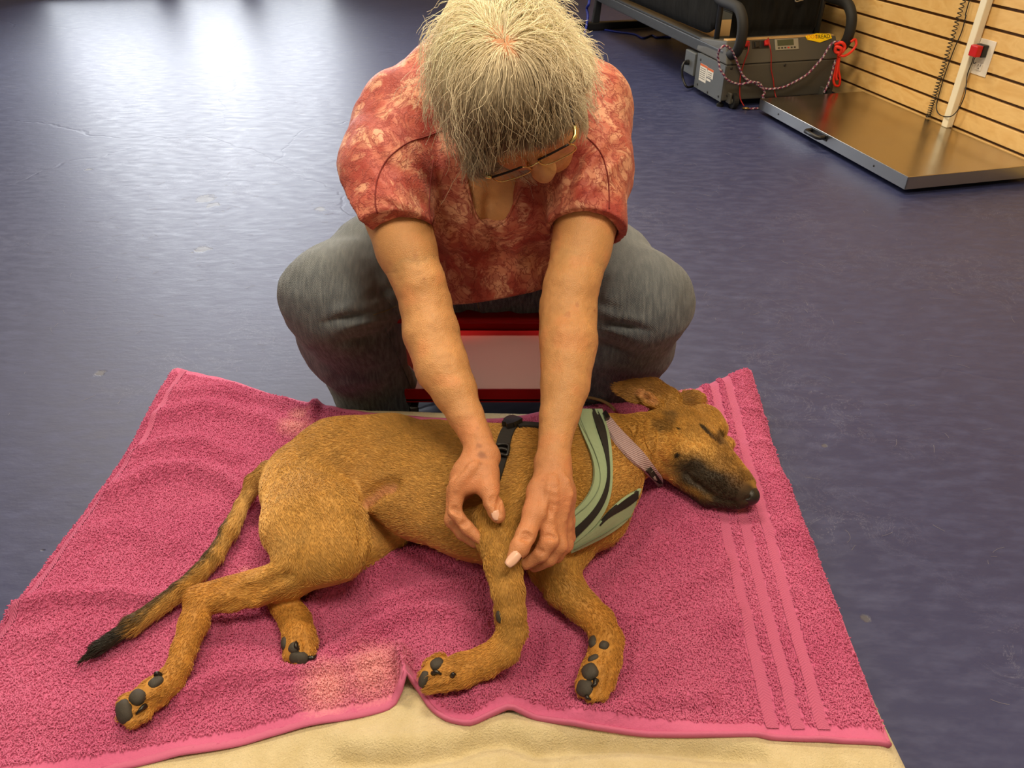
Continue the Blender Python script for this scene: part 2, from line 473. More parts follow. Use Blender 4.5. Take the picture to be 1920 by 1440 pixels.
# ================================================================== DOG TREADMILL
MAT_TM = plain('charcoal_textured_plastic', srgb(74, 72, 66), 0.55, bump=(700, 0.12, 0.0006))
MAT_TMSIDE = plain('grey_steel_panel', srgb(92, 96, 98), 0.5, 0.2)
MAT_RAIL = plain('dark_rail_paint', srgb(44, 46, 48), 0.45, bump=(500, .08, .0005))
MAT_FOAM = plain('foam_grip', srgb(24, 24, 25), 0.72, bump=(420, .25, .0008))
MAT_TAN = plain('tan_running_deck', srgb(196, 158, 104), 0.55, bump=(300, .1, .0006))
MAT_BELT = plain('grey_belt', srgb(70, 70, 66), 0.7)
def fabric(name, c1, c2):
    k = NT(name)
    f = k.noise(k.geo((1, 1, .25)), 38, 4, .6)
    k.color(k.ramp(f, [(.3, c1), (.7, c2)])); k.set(Roughness=.9); k.b.inputs['Specular IOR Level'].default_value = .15
    k.bump(f, .5, .004)
    return k.m
MAT_FAB = fabric('black_nylon_fabric', srgb(16, 16, 16), srgb(30, 30, 29))
MAT_LCD = plain('lcd_glass', srgb(62, 70, 52), 0.15)
MAT_SILV = plain('silver_plastic', srgb(142, 138, 124), 0.45)
MAT_YEL = plain('yellow_badge', srgb(250, 208, 12), 0.4)
MAT_LABEL = plain('label_paper', srgb(226, 222, 212), 0.6)
MAT_ORANGE = plain('label_orange', srgb(214, 100, 36), 0.6)
MAT_INK = plain('label_ink', srgb(120, 118, 112), 0.7)
MAT_INKBLACK = plain('black_ink', srgb(40, 30, 4), 0.6)
MAT_INKOR = plain('orange_ink', srgb(232, 140, 20), 0.6)
MAT_BRASS = plain('brass_clip', srgb(196, 160, 96), 0.35, 0.9)

tm = empty('dog_treadmill', W(1.4, .4, 0), 'charcoal dog treadmill with black fabric side panels, parked by the slatted wall', 'treadmill')
T0, T1m = .105, .712
# motor housing: lower body, sloping console
hb_s = .72
body = wbox_obj('motor_housing', hb_s, 1.02, T0, T1m - .003, .035, .198, MAT_TM, tm, .006, 2)
bm = bmesh.new()
hexa(bm, [W(hb_s, T0, .2), W(1.06, T0, .2), W(1.06, T1m, .2), W(hb_s, T1m, .2),
          W(hb_s + .055, T0 + .012, .296), W(1.06, T0 + .012, .262), W(1.06, T1m - .012, .262), W(hb_s + .055, T1m - .012, .296)], .008, 3)
hood = bm_obj('console_hood', bm, MAT_TM, tm)
wbox_obj('trim_strip', hb_s + .060, hb_s + .10, T0 + .02, T1m - .02, .290, .2985, MAT_TAN, tm, .001, 1)
def hoodp(t, f, out=0.0):
    """point on the sloping face: t across, f 0..1 from the seam up"""
    n = np.array([*(-U2) * .868, .497])
    return W(hb_s + .055 * f, t, .2 + .096 * f) + n * out
def slab_on_hood(name, ta, tb, fa, fb, th, m, parent, bev=.0015, base=0.0):
    bm = bmesh.new()
    hexa(bm, [hoodp(ta, fa, base), hoodp(tb, fa, base), hoodp(tb, fb, base), hoodp(ta, fb, base),
              hoodp(ta, fa, base + th), hoodp(tb, fa, base + th), hoodp(tb, fb, base + th), hoodp(ta, fb, base + th)], bev, 1)
    return bm_obj(name, bm, m, parent)
# where each console item sits, read off the seam line: t runs from the left end (.712) to the right end (.105)
disp = slab_on_hood('display', .325, .45, .50, .97, .004, MAT_SILV, hood)
slab_on_hood('screen', .352, .438, .68, .93, .0012, MAT_LCD, disp, 0, .004)
for i in range(6):
    slab_on_hood('button', .437 - i * .017 - .009, .437 - i * .017, .56, .615, .0014, MAT_REDPL if i == 3 else MAT_BLACKPL, disp, 0, .004)
for i, (tt, red) in enumerate([(.61, True), (.548, False), (.505, True)]):
    sw = slab_on_hood('switch', tt - .022, tt + .022, .62, .95, .003, MAT_BLACKPL, hood)
    if red:
        slab_on_hood('safety_key', tt - .020, tt + .004, .70, .93, .016, MAT_REDPL, sw, .003, .003)
    else:
        slab_on_hood('rocker', tt - .010, tt + .010, .66, .9, .006, MAT_BLACKPL, sw, .002, .003)
# yellow badge with its lettering
badge_px = [(1509, 68), (1514, 75), (1537, 80), (1559, 72), (1556, 64), (1530, 63)]
def on_hood(x, y):
    n = np.array([*(-U2) * .868, .497]); p0 = W(hb_s, .4, .2); r = ray(x, y); o = np.array([0, 0, CAM_H])
    return r * ((p0 - o) @ n / (r @ n)) + o, n
bp = [on_hood(*q) for q in badge_px]
nh = bp[0][1]
V = [p for p, _ in bp] + [p + nh * .004 for p, _ in bp]
F = [tuple(range(5, -1, -1)), tuple(range(6, 12))] + [(i, (i + 1) % 6, 6 + (i + 1) % 6, 6 + i) for i in range(6)]
badge = mesh_obj('badge', V, F, MAT_YEL, hood)
def text_on(name, txt, origin, xdir, ydir, size, m, parent, width=None, ext=.0003):
    xd = np.asarray(xdir, float); xd /= np.linalg.norm(xd)
    zd = np.cross(xd, np.asarray(ydir, float)); zd /= np.linalg.norm(zd); yd = np.cross(zd, xd)
    cu = bpy.data.curves.new(name, 'FONT'); cu.body = txt; cu.size = size; cu.extrude = ext; cu.align_x = 'CENTER'; cu.align_y = 'CENTER'
    cu.materials.append(m)
    o = link(bpy.data.objects.new(name, cu)); bpy.context.view_layer.update()
    me = bpy.data.meshes.new_from_object(o.evaluated_get(bpy.context.evaluated_depsgraph_get())); bpy.data.objects.remove(o)
    o = link(bpy.data.objects.new(name, me))
    mw = Matrix(((xd[0], yd[0], zd[0], origin[0]), (xd[1], yd[1], zd[1], origin[1]), (xd[2], yd[2], zd[2], origin[2]), (0, 0, 0, 1)))
    loc, rot, _ = mw.decompose(); o.location = loc; o.rotation_euler = rot.to_euler()
    return setparent(o, parent)
ydh = hoodp(.3, 1) - hoodp(.3, 0); xdh = np.array([*(-N2), 0.0])
text_on('lettering', 'DOG', on_hood(1522.5, 69.5)[0] + nh * .0045, xdh, ydh, .026, MAT_INKOR, badge)
text_on('lettering', 'TREAD', on_hood(1541.5, 69.5)[0] + nh * .0045, xdh, ydh, .026, MAT_INKBLACK, badge)
# screws on the front and the grey side panel with warning labels
for (a, b) in ((T1m - .03, .185), (T1m - .03, .06), (T0 + .03, .185), (.40, .185), (T1m - .03, .205)):
    lathe_obj('screw', W(hb_s + .001, b and a, b), (*(-U2), 0), [(0, .007), (.003, .006), (.005, .003)], MAT_BLACKPL, body, 10)
side = wbox_obj('side_panel', hb_s + .004, 1.03, T1m - .003, T1m + .001, .03, .195, MAT_TMSIDE, tm)
for (a, b) in ((.75, .17), (.99, .17), (.99, .05), (.75, .05), (.87, .04)):
    lathe_obj('screw', W(a, T1m + .001, b), (*N2, 0), [(0, .006), (.003, .005)], MAT_BLACKPL, side, 10)
for k_, (sa, sb, za, zb2) in enumerate([(.905, .985, .075, .155), (.835, .900, .108, .152)]):
    lb = wbox_obj('warning_label', sa, sb, T1m + .001, T1m + .0016, za, zb2, MAT_LABEL, side)
    wbox_obj('orange_band', sa, sb, T1m + .0016, T1m + .002, zb2 - .010, zb2, MAT_ORANGE, lb)
    n_ = 6 if k_ == 0 else 3
    for i in range(n_):
        zz = zb2 - .018 - i * .0095
        wbox_obj('print_line', sa + .012, sb - .008, T1m + .0016, T1m + .0019, zz - .0035, zz, MAT_INK, lb)
wbox_obj('warning_label', .855, .900, T1m + .001, T1m + .0016, .092, .102, MAT_LABEL, side)
# mains switch box behind, with its lead
sw = wbox_obj('switch_box', 1.05, 1.17, T1m - .03, T1m + .004, .075, .185, MAT_TMSIDE, tm, .003, 1)
tube_obj('power_lead', catmull([W(1.12, T1m + .005, .13), W(1.11, T1m + .03, .135), W(1.10, T1m + .045, .11), W(1.09, T1m + .04, .06), W(1.06, T1m + .02, .02), W(1.2, T1m - .1, .012), W(1.6, .5, .012)], 8), .006, MAT_BLACKPL, sw, 8)
lathe_obj('plug', W(1.12, T1m + .002, .13), (*N2, 0), [(0, .014), (.02, .013), (.026, .007)], MAT_BLACKPL, sw, 12)
# rails, deck, belt
TMS1 = 2.75
for (a, b) in ((T1m - .085, T1m - .005), (T0, T0 + .08)):
    r_ = wbox_obj('side_rail', .78, TMS1, a, b, .200, .252, MAT_RAIL, tm, .004, 2)
    wbox_obj('rail_lip', .80, TMS1, a + .006, b - .006, .252, .262, MAT_RAIL, r_, .002, 1)
wbox_obj('front_deck', 1.0, 1.55, T0 + .08, T1m - .085, .215, .248, MAT_TAN, tm, .002, 1)
wbox_obj('running_belt', 1.55, TMS1 - .05, T0 + .08, T1m - .085, .215, .246, MAT_BELT, tm, .002, 1)
# dark rounded bracket on the rail behind the left grip
for tt in (T1m - .045, T0 + .04):
    bm = bmesh.new()
    hexa(bm, [W(.76, tt - .035, .24), W(.95, tt - .035, .24), W(.95, tt + .035, .24), W(.76, tt + .035, .24),
              W(.79, tt - .022, .285), W(.88, tt - .022, .270), W(.88, tt + .022, .270), W(.79, tt + .022, .285)], .008, 2)
    bm_obj('rail_bracket', bm, MAT_RAIL, tm)
# foam covered hand loops
def hand_loop(t):
    c = [(.98, .50), (.955, .462), (.90, .450), (.80, .448), (.735, .440), (.690, .405), (.672, .36), (.675, .305), (.700, .262), (.745, .243), (.80, .240), (.86, .238)]
    return catmull([W(a, t, b) for a, b in c], 7)
tube_obj('hand_grip', hand_loop(T1m - .030), .0245, MAT_FOAM, tm, 14)
tube_obj('hand_grip', hand_loop(T0 + .015), .0245, MAT_FOAM, tm, 14)
# fabric panels: two along the sides, one across the front; hung on tubes
def panel(name, p0, p1, p2, p3, nrm, th, m, round0, waves):
    """p0,p1 bottom edge; p3,p2 top edge; a padded sheet with soft folds and rounded bottom-front corner"""
    nu, nv = 40, 16
    V, F = [], []
    nrm = np.asarray(nrm, float)
    for side_ in (1, -1):
        for j in range(nv + 1):
            for i in range(nu + 1):
                u, v = i / nu, j / nv
                a = p0 * (1 - u) + p1 * u; b = p3 * (1 - u) + p2 * u
                q = a * (1 - v) + b * v
                e = min(u, 1 - u) * 12; e2 = min(v, 1 - v) * 8
                prof = (min(1, e) * min(1, e2)) ** .4
                w_ = .007 * math.sin(u * waves + 2.2 * math.sin(v * 4)) * math.sin(math.pi * v) + .004 * math.sin(u * waves * 2.3 + v * 3)
                if round0 and u < .10 and v < .2:
                    d = math.hypot((.10 - u) / .10, (.2 - v) / .2)
                    if d > 1: q = q + (p1 - p0) * (.10 - .10 / d * ((.10 - u) / .10) - u) + (p3 - p0) * (.2 - .2 / d * ((.2 - v) / .2) - v)
                V.append(q + nrm * (side_ * th * .5 * prof + w_ * prof))
    n1 = (nu + 1) * (nv + 1)
    idx = lambda s, i, j: s * n1 + j * (nu + 1) + i
    for j in range(nv):
        for i in range(nu):
            F.append((idx(0, i, j), idx(0, i + 1, j), idx(0, i + 1, j + 1), idx(0, i, j + 1)))
            F.append((idx(1, i, j), idx(1, i, j + 1), idx(1, i + 1, j + 1), idx(1, i + 1, j)))
    for i in range(nu):
        F.append((idx(0, i, 0), idx(1, i, 0), idx(1, i + 1, 0), idx(0, i + 1, 0))); F.append((idx(0, i, nv), idx(0, i + 1, nv), idx(1, i + 1, nv), idx(1, i, nv)))
    for j in range(nv):
        F.append((idx(0, 0, j), idx(0, 0, j + 1), idx(1, 0, j + 1), idx(1, 0, j))); F.append((idx(0, nu, j), idx(1, nu, j), idx(1, nu, j + 1), idx(0, nu, j + 1)))
    return mesh_obj(name, V, F, m, tm, True)
tp_ = T1m - .03
pa = panel('fabric_panel', W(.905, tp_, .285), W(2.5, tp_, .275), W(2.5, tp_, .82), W(.925, tp_, .82), (*N2, 0), .03, MAT_FAB, True, 46)
panel('fabric_panel', W(.905, T0 + .03, .285), W(2.5, T0 + .03, .275), W(2.5, T0 + .03, .82), W(.925, T0 + .03, .82), (*N2, 0), .03, MAT_FAB, True, 40)
fp = panel('front_panel', W(.89, T1m - .085, .288), W(.89, T0 + .06, .288), W(.91, T0 + .06, .82), W(.91, T1m - .085, .82), (*(-U2), 0), .035, MAT_FAB, False, 14)
tube_obj('panel_tube', [W(.915, tp_, .255), W(.915, tp_, .84), W(2.5, tp_, .84), W(2.5, tp_, .255)], .014, MAT_RAIL, tm, 8)
tube_obj('panel_tube', [W(.915, T0 + .03, .255), W(.915, T0 + .03, .84), W(2.5, T0 + .03, .84), W(2.5, T0 + .03, .255)], .014, MAT_RAIL, tm, 8)
tube_obj('snap_hook', catmull([onS(1490, 1, .868), onS(1494, 3, .865), onS(1500, 1, .866), onS(1506, 0, .866)], 5), .004, MAT_STEELSIDE, fp, 6)
# transport wheels, levelling feet, rear cross foot
for tt in (T1m - .06, T0 + .045):
    wh = lathe_obj('transport_wheel', W(.705, tt - .0, .036), (*N2, 0), [(-.013, .028), (-.011, .035), (.011, .035), (.013, .028)], MAT_RUBBER, tm, 24)
    lathe_obj('hub', W(.705, tt, .036), (*N2, 0), [(.010, .016), (.017, .014), (.019, .006)], MAT_TM, wh, 16)
    wbox_obj('wheel_bracket', .69, .735, tt + .018, tt + .03, .025, .075, MAT_TM, tm, .003, 1)
    lathe_obj('levelling_foot', W(.76, tt + .04, 0), (0, 0, 1), [(0, .018), (.012, .018), (.016, .008), (.05, .008)], MAT_RUBBER, tm, 12)
bk = TMS1 - .05
wbox_obj('cross_foot', bk, bk + .06, -.0 + T0, T1m + .12, .005, .055, MAT_BLACKPL, tm, .01, 2)
for tt in (T1m - .03, T0 + .03):
    bm = bmesh.new()
    hexa(bm, [W(bk + .01, tt - .025, .05), W(bk + .05, tt - .025, .05), W(bk + .05, tt + .025, .05), W(bk + .01, tt + .025, .05),
              W(bk - .04, tt - .02, .22), W(bk, tt - .02, .22), W(bk, tt + .02, .22), W(bk - .04, tt + .02, .22)], .004, 1)
    bm_obj('rear_leg', bm, MAT_RAIL, tm)
# red safety cords hanging from the keys
MAT_REDCORD = plain('red_cord', srgb(160, 30, 30), 0.6)
tube_obj('safety_cord', catmull([on_hood(1400, 82)[0] + nh * .02, onS(1403, 95, .70), onS(1396, 115, .705), onS(1389, 140, .712), onS(1387, 165, .712), onS(1388, 185, .705), onS(1395, 199, .69)], 8), .0028, MAT_REDCORD, tm, 6)
tube_obj('safety_cord', catmull([on_hood(1436, 74)[0] + nh * .02, onS(1444, 88, .70), onS(1446, 105, .705), onS(1446, 130, .712), onS(1450, 150, .712), onS(1453, 175, .705), W(.655, .43, .010), W(.66, .46, .006)], 8), .0028, MAT_REDCORD, tm, 6)

# ---- ropes and leashes around the treadmill
def vrope(name): return vcol_mat(name, .7, (900, .3, .0008))
MAT_ROPE = vrope('braided_rope')
PURP, WHT, REDC = np.array(srgb(72, 44, 96)), np.array(srgb(214, 202, 206)), np.array(srgb(140, 36, 60))
def braid(l, a):
    f = (l * 42 + a) % 1.0
    return WHT if f < .30 else (REDC if f < .62 else PURP)
rp = [onS(1348, 118, .70), onS(1346, 104, .69), onS(1350, 92, .665), onS(1358, 86, .66), onS(1365, 88, .668), onS(1373, 96, .68), onS(1379, 108, .69), onS(1385, 124, .70), onS(1392, 140, .705), onS(1402, 150, .705),
      onS(1416, 156, .705), onS(1428, 164, .70), onS(1440, 167, .70), onS(1455, 166, .70), onS(1470, 163, .70), onS(1485, 156, .70), onS(1500, 148, .70), onS(1515, 138, .70), onS(1530, 122, .70), onS(1543, 107, .695), onS(1552, 92, .69), onS(1562, 80, .685), onS(1574, 78, .68)]
ro = tube_obj('braided_leash', resample(catmull(rp, 8), .006), .0052, MAT_ROPE, None, 8, colfn=braid)
tag(ro, 'purple, red and white braided leash draped across the treadmill front', 'leash')
rp2 = [onS(1348, 118, .70), onS(1350, 130, .695), onS(1357, 140, .69), onS(1362, 148, .69), onS(1372, 154, .70), onS(1388, 158, .705), onS(1402, 155, .698), onS(1416, 154, .695), onS(1425, 157, .698), onS(1430, 166, .698), onS(1434, 175, .70), onS(1430, 182, .69), W(.655, .475, .008), W(.66, .55, .006), W(.662, .585, .006)]
tube_obj('leash_end', resample(catmull(rp2, 8), .006), .0050, MAT_ROPE, ro, 8, colfn=braid)
e0 = rp2[-1]
tube_obj('snap_clip', catmull([e0, e0 + np.array([-.015, -.008, .004]), e0 + np.array([-.03, .004, .002]), e0 + np.array([-.02, .012, .0]), e0 + np.array([-.005, .006, .002])], 5), .0045, MAT_BRASS, ro, 7)
rp3 = [onS(1567, 112, .70), onS(1563, 125, .70), onS(1559, 140, .70), onS(1554, 155, .69), onS(1549, 166, .685), onS(1545, 174, .68)]
r3 = tube_obj('hanging_leash', resample(catmull(rp3, 8), .006), .005, MAT_ROPE, None, 8, colfn=braid)
tag(r3, 'short tail of purple and red braided leash behind the bright red leash', 'leash')
MAT_REDLEASH = plain('scarlet_nylon', srgb(226, 44, 22), 0.5, bump=(900, .3, .0008))
rl = empty('red_leash', onS(1572, 100, .67), 'bright red cord leash tied around the right treadmill grip', 'leash')
tube_obj('loop', catmull([onS(1572, 100, .64), onS(1571, 112, .655), onS(1566, 135, .665), onS(1563, 150, .665), onS(1566, 160, .66), onS(1573, 160, .66), onS(1575, 148, .655), onS(1572, 130, .655), onS(1573, 110, .65)], 8), .006, MAT_REDLEASH, rl, 8)
tube_obj('loop', catmull([onS(1574, 108, .64), onS(1571, 125, .645), onS(1568, 142, .65), onS(1569, 150, .65)], 8), .006, MAT_REDLEASH, rl, 8)
tube_obj('loop', catmull([onS(1570, 100, .645), onS(1582, 105, .62), onS(1596, 97, .625), onS(1605, 84, .63), onS(1603, 74, .64), onS(1596, 78, .63)], 8), .006, MAT_REDLEASH, rl, 8)
tube_obj('knot', catmull([onS(1566, 84, .66), onS(1578, 80, .63), onS(1584, 88, .625), onS(1578, 98, .625), onS(1567, 97, .64), onS(1568, 88, .635), onS(1578, 92, .62), onS(1572, 104, .635)], 7), .0075, MAT_REDLEASH, rl, 8)
MAT_BLUE = plain('blue_nylon', srgb(24, 44, 150), 0.5)
bl = tube_obj('blue_leash', catmull([W(bk + .03, T1m + .02, .20), W(bk, T1m + .035, .17), W(bk + .05, T1m + .03, .14), W(bk + .02, T1m + .03, .1), W(bk - .02, T1m + .05, .04), W(bk - .06, T1m + .07, .008), W(bk - .2, T1m + .12, .007)], 8), .009, MAT_BLUE, None, 8)
tag(bl, 'blue leash tied round the far leg of the treadmill', 'leash')
fl = catmull([P(1130, 55, .006), P(1160, 60, .006), P(1190, 64, .006), P(1205, 71, .006), P(1222, 66, .006), P(1232, 70, .006), P(1245, 69, .006), P(1258, 70, .006)], 8)
b2 = tube_obj('blue_leash', fl, .006, MAT_BLUE, None, 8)
tag(b2, 'blue cord lying on the floor under the treadmill', 'leash')

# ================================================================== BODY MODELLING: smooth unions of tapered limbs, meshed by surface nets
_perm = np.random.default_rng(3).random((64, 64, 64)).astype(np.float32)
def vnoise(p, scale, seed=0):
    p = np.asarray(p, np.float32) * scale + seed * 17.31
    i = np.floor(p).astype(int); f = p - i; f = f * f * (3 - 2 * f)
    i &= 63; j = (i + 1) & 63
    x0, y0, z0 = i[..., 0], i[..., 1], i[..., 2]; x1, y1, z1 = j[..., 0], j[..., 1], j[..., 2]
    fx, fy, fz = f[..., 0], f[..., 1], f[..., 2]
    c00 = _perm[x0, y0, z0] * (1 - fx) + _perm[x1, y0, z0] * fx
    c10 = _perm[x0, y1, z0] * (1 - fx) + _perm[x1, y1, z0] * fx
    c01 = _perm[x0, y0, z1] * (1 - fx) + _perm[x1, y0, z1] * fx
    c11 = _perm[x0, y1, z1] * (1 - fx) + _perm[x1, y1, z1] * fx
    return (c00 * (1 - fy) + c10 * fy) * (1 - fz) + (c01 * (1 - fy) + c11 * fy) * fz
def sstep(a, b, x):
    t = np.clip((x - a) / (b - a), 0, 1); return t * t * (3 - 2 * t)

class Field:
    def __init__(self, lo, hi, h):
        self.lo = np.asarray(lo, float); self.h = h
        self.n = np.maximum(2, np.ceil((np.asarray(hi, float) - self.lo) / h).astype(int) + 1)
        self.D = np.full(self.n, 0.2, np.float32)
        self.ax = [(self.lo[i] + h * np.arange(self.n[i])).astype(np.float32) for i in range(3)]
        self.segs = []
    def box(self, lo, hi):
        a = np.clip(np.floor((np.asarray(lo) - self.lo) / self.h).astype(int), 0, self.n)
        b = np.clip(np.ceil((np.asarray(hi) - self.lo) / self.h).astype(int) + 1, 0, self.n)
        if np.any(b <= a): return None
        sl = tuple(slice(a[i], b[i]) for i in range(3))
        return sl, self.ax[0][sl[0]][:, None, None], self.ax[1][sl[1]][None, :, None], self.ax[2][sl[2]][None, None, :]
    def blend(self, sl, d, k, op='add'):
        A = self.D[sl]
        if op == 'sub': A = -A
        if k > 0:
            hh = np.clip(k - np.abs(A - d), 0, None) / k
            R = np.minimum(A, d) - hh * hh * k * 0.25
        else: R = np.minimum(A, d)
        self.D[sl] = -R if op == 'sub' else R
    def cone(self, a, b, ra, rb, k=0.02, flat=1.0, nrm=(0, 0, 1), op='add', rec=True):
        a = np.asarray(a, float); b = np.asarray(b, float); m = k + 3 * self.h
        if rec and op == 'add': self.segs.append((a, b, ra, rb))
        bx = self.box(np.minimum(a - ra, b - rb) - m, np.maximum(a + ra, b + rb) + m)
        if bx is None: return
        sl, X, Y, Z = bx
        ab = b - a; L2 = float(ab @ ab) + 1e-12
        x, y, z = X - a[0], Y - a[1], Z - a[2]
        t = np.clip((x * ab[0] + y * ab[1] + z * ab[2]) / L2, 0, 1)
        x = x - t * ab[0]; y = y - t * ab[1]; z = z - t * ab[2]
        if flat != 1.0:
            q = np.asarray(nrm, float); q = q / np.linalg.norm(q)
            w = (x * q[0] + y * q[1] + z * q[2]) * (1 / flat - 1)
            x = x + w * q[0]; y = y + w * q[1]; z = z + w * q[2]
        d = np.sqrt(x * x + y * y + z * z) - (ra + (rb - ra) * t)
        self.blend(sl, d.astype(np.float32), k, op)
    def chain(self, pts, k=0.02, flat=1.0, nrm=(0, 0, 1), op='add', rec=True):
        """pts: (point, radius[, flat])"""
        for p, q in zip(pts[:-1], pts[1:]):
            f = p[2] if len(p) > 2 else flat
            self.cone(p[0], q[0], p[1], q[1], k, f, nrm, op, rec)
    def ell(self, c, r, axes=None, k=0.02, op='add'):
        c = np.asarray(c, float); r = np.asarray(r, float); rm = float(r.max()); m = k + 3 * self.h
        bx = self.box(c - rm - m, c + rm + m)
        if bx is None: return
        sl, X, Y, Z = bx
        x, y, z = X - c[0], Y - c[1], Z - c[2]
        if axes is not None:
            A = np.asarray(axes, float)
            x, y, z = (A[0, 0] * x + A[0, 1] * y + A[0, 2] * z, A[1, 0] * x + A[1, 1] * y + A[1, 2] * z, A[2, 0] * x + A[2, 1] * y + A[2, 2] * z)
        k0 = np.sqrt((x / r[0]) ** 2 + (y / r[1]) ** 2 + (z / r[2]) ** 2) + 1e-9
        k1 = np.sqrt((x / r[0] ** 2) ** 2 + (y / r[1] ** 2) ** 2 + (z / r[2] ** 2) ** 2) + 1e-9
        self.blend(sl, (k0 * (k0 - 1) / k1).astype(np.float32), k, op)
    def half(self, p, n, op='sub', k=0.0, lo=None, hi=None):
        """cut away the half space on the side n points to"""
        p = np.asarray(p, float); n = np.asarray(n, float); n = n / np.linalg.norm(n)
        bx = self.box(self.lo if lo is None else lo, (self.lo + self.h * self.n) if hi is None else hi)
        if bx is None: return
        sl, X, Y, Z = bx
        d = -((X - p[0]) * n[0] + (Y - p[1]) * n[1] + (Z - p[2]) * n[2])
        self.blend(sl, d.astype(np.float32), k, op)
    def displace(self, fn, lo=None, hi=None, band=0.02):
        bx = self.box(self.lo if lo is None else lo, (self.lo + self.h * self.n) if hi is None else hi)
        if bx is None: return
        sl, X, Y, Z = bx
        D = self.D[sl]; idx = np.nonzero(np.abs(D) < band)
        pts = np.c_[X.ravel()[idx[0]], Y.ravel()[idx[1]], Z.ravel()[idx[2]]]
        D[idx] -= fn(pts).astype(np.float32)
    def mesh(self):
        D = self.D; h = self.h; n = self.n
        ins = D < 0
        c = np.zeros(n - 1, np.int8)
        for dx in (0, 1):
            for dy in (0, 1):
                for dz in (0, 1):
                    c += ins[dx:n[0] - 1 + dx, dy:n[1] - 1 + dy, dz:n[2] - 1 + dz]
        cell = np.argwhere((c > 0) & (c < 8))
        ids = np.full(n - 1, -1, np.int32); ids[tuple(cell.T)] = np.arange(len(cell))
        S = np.zeros((len(cell), 3)); N = np.zeros(len(cell))
        corners = [(0, 0, 0), (1, 0, 0), (0, 1, 0), (1, 1, 0), (0, 0, 1), (1, 0, 1), (0, 1, 1), (1, 1, 1)]
        vals = [D[cell[:, 0] + a, cell[:, 1] + b, cell[:, 2] + e] for a, b, e in corners]
        for i in range(8):
            for j in range(i + 1, 8):
                di = np.array(corners[j]) - np.array(corners[i])
                if np.abs(di).sum() != 1: continue
                va, vb = vals[i], vals[j]; m = (va < 0) != (vb < 0)
                t = va[m] / (va[m] - vb[m])
                S[m] += np.array(corners[i]) + t[:, None] * di; N[m] += 1
        V = self.lo + h * (cell + S / N[:, None])
        Q = []
        for ax in range(3):
            a, b = [(1, 2), (2, 0), (0, 1)][ax]
            s0 = [slice(None)] * 3; s1 = [slice(None)] * 3
            s0[ax] = slice(0, n[ax] - 1); s1[ax] = slice(1, n[ax])
            e = np.argwhere(ins[tuple(s0)] != ins[tuple(s1)])
            e = e[(e[:, a] > 0) & (e[:, b] > 0) & (e[:, a] < n[a] - 1) & (e[:, b] < n[b] - 1)]
            def cid(oa, ob):
                q = e.copy(); q[:, a] += oa; q[:, b] += ob; return ids[tuple(q.T)]
            quad = np.c_[cid(-1, -1), cid(0, -1), cid(0, 0), cid(-1, 0)]
            fl = ~ins[tuple(e.T)]
            quad[fl] = quad[fl][:, ::-1]
            Q.append(quad)
        Q = np.vstack(Q); Q = Q[(Q >= 0).all(1)]
        return V, Q
    def sample(self, p):
        q = (np.asarray(p) - self.lo) / self.h
        q = np.clip(q, 0, self.n - 1.001); i = q.astype(int); f = q - i
        x, y, z = i[..., 0], i[..., 1], i[..., 2]; fx, fy, fz = f[..., 0], f[..., 1], f[..., 2]
        D = self.D
        c0 = (D[x, y, z] * (1 - fx) + D[x + 1, y, z] * fx) * (1 - fy) + (D[x, y + 1, z] * (1 - fx) + D[x + 1, y + 1, z] * fx) * fy
        c1 = (D[x, y, z + 1] * (1 - fx) + D[x + 1, y, z + 1] * fx) * (1 - fy) + (D[x, y + 1, z + 1] * (1 - fx) + D[x + 1, y + 1, z + 1] * fx) * fy
        return c0 * (1 - fz) + c1 * fz
    def grad(self, p):
        e = self.h; p = np.asarray(p)
        g = np.stack([self.sample(p + d) - self.sample(p - d) for d in np.eye(3) * e], -1)
        return g / (np.linalg.norm(g, axis=-1, keepdims=True) + 1e-9)
    def flow(self, p):
        """direction along the limb nearest to each point (from the first to the second end of its segment)"""
        acc = np.zeros_like(p); 
        for a, b, ra, rb in self.segs:
            ab = b - a; L = np.linalg.norm(ab)
            if L < 1e-6: continue
            t = np.clip(((p - a) @ ab) / (L * L), 0, 1)
            d = np.linalg.norm(p - a - t[:, None] * ab, axis=1) - (ra + (rb - ra) * t)
            acc += (np.exp(-np.clip(d, -0.05, 1) / 0.008))[:, None] * (ab / L)
        return acc / (np.linalg.norm(acc, axis=1, keepdims=True) + 1e-9)
def vert_normals(V, Q):
    N = np.zeros_like(V)
    f = np.cross(V[Q[:, 2]] - V[Q[:, 0]], V[Q[:, 3]] - V[Q[:, 1]])
    for i in range(4): np.add.at(N, Q[:, i], f)
    return N / (np.linalg.norm(N, axis=1, keepdims=True) + 1e-12)
def scatter(V, Q, dens_w, n, seed=1):
    """n random points on the quads, weighted by area x dens_w(vertex weight)"""
    r = np.random.default_rng(seed)
    ar = np.linalg.norm(np.cross(V[Q[:, 2]] - V[Q[:, 0]], V[Q[:, 3]] - V[Q[:, 1]]), axis=1) * dens_w[Q].mean(1)
    q = r.choice(len(Q), n, p=ar / ar.sum())
    u, v = r.random(n)[:, None], r.random(n)[:, None]
    A = V[Q[q]]
    return (A[:, 0] * (1 - u) + A[:, 1] * u) * (1 - v) + (A[:, 3] * (1 - u) + A[:, 2] * u) * v, q
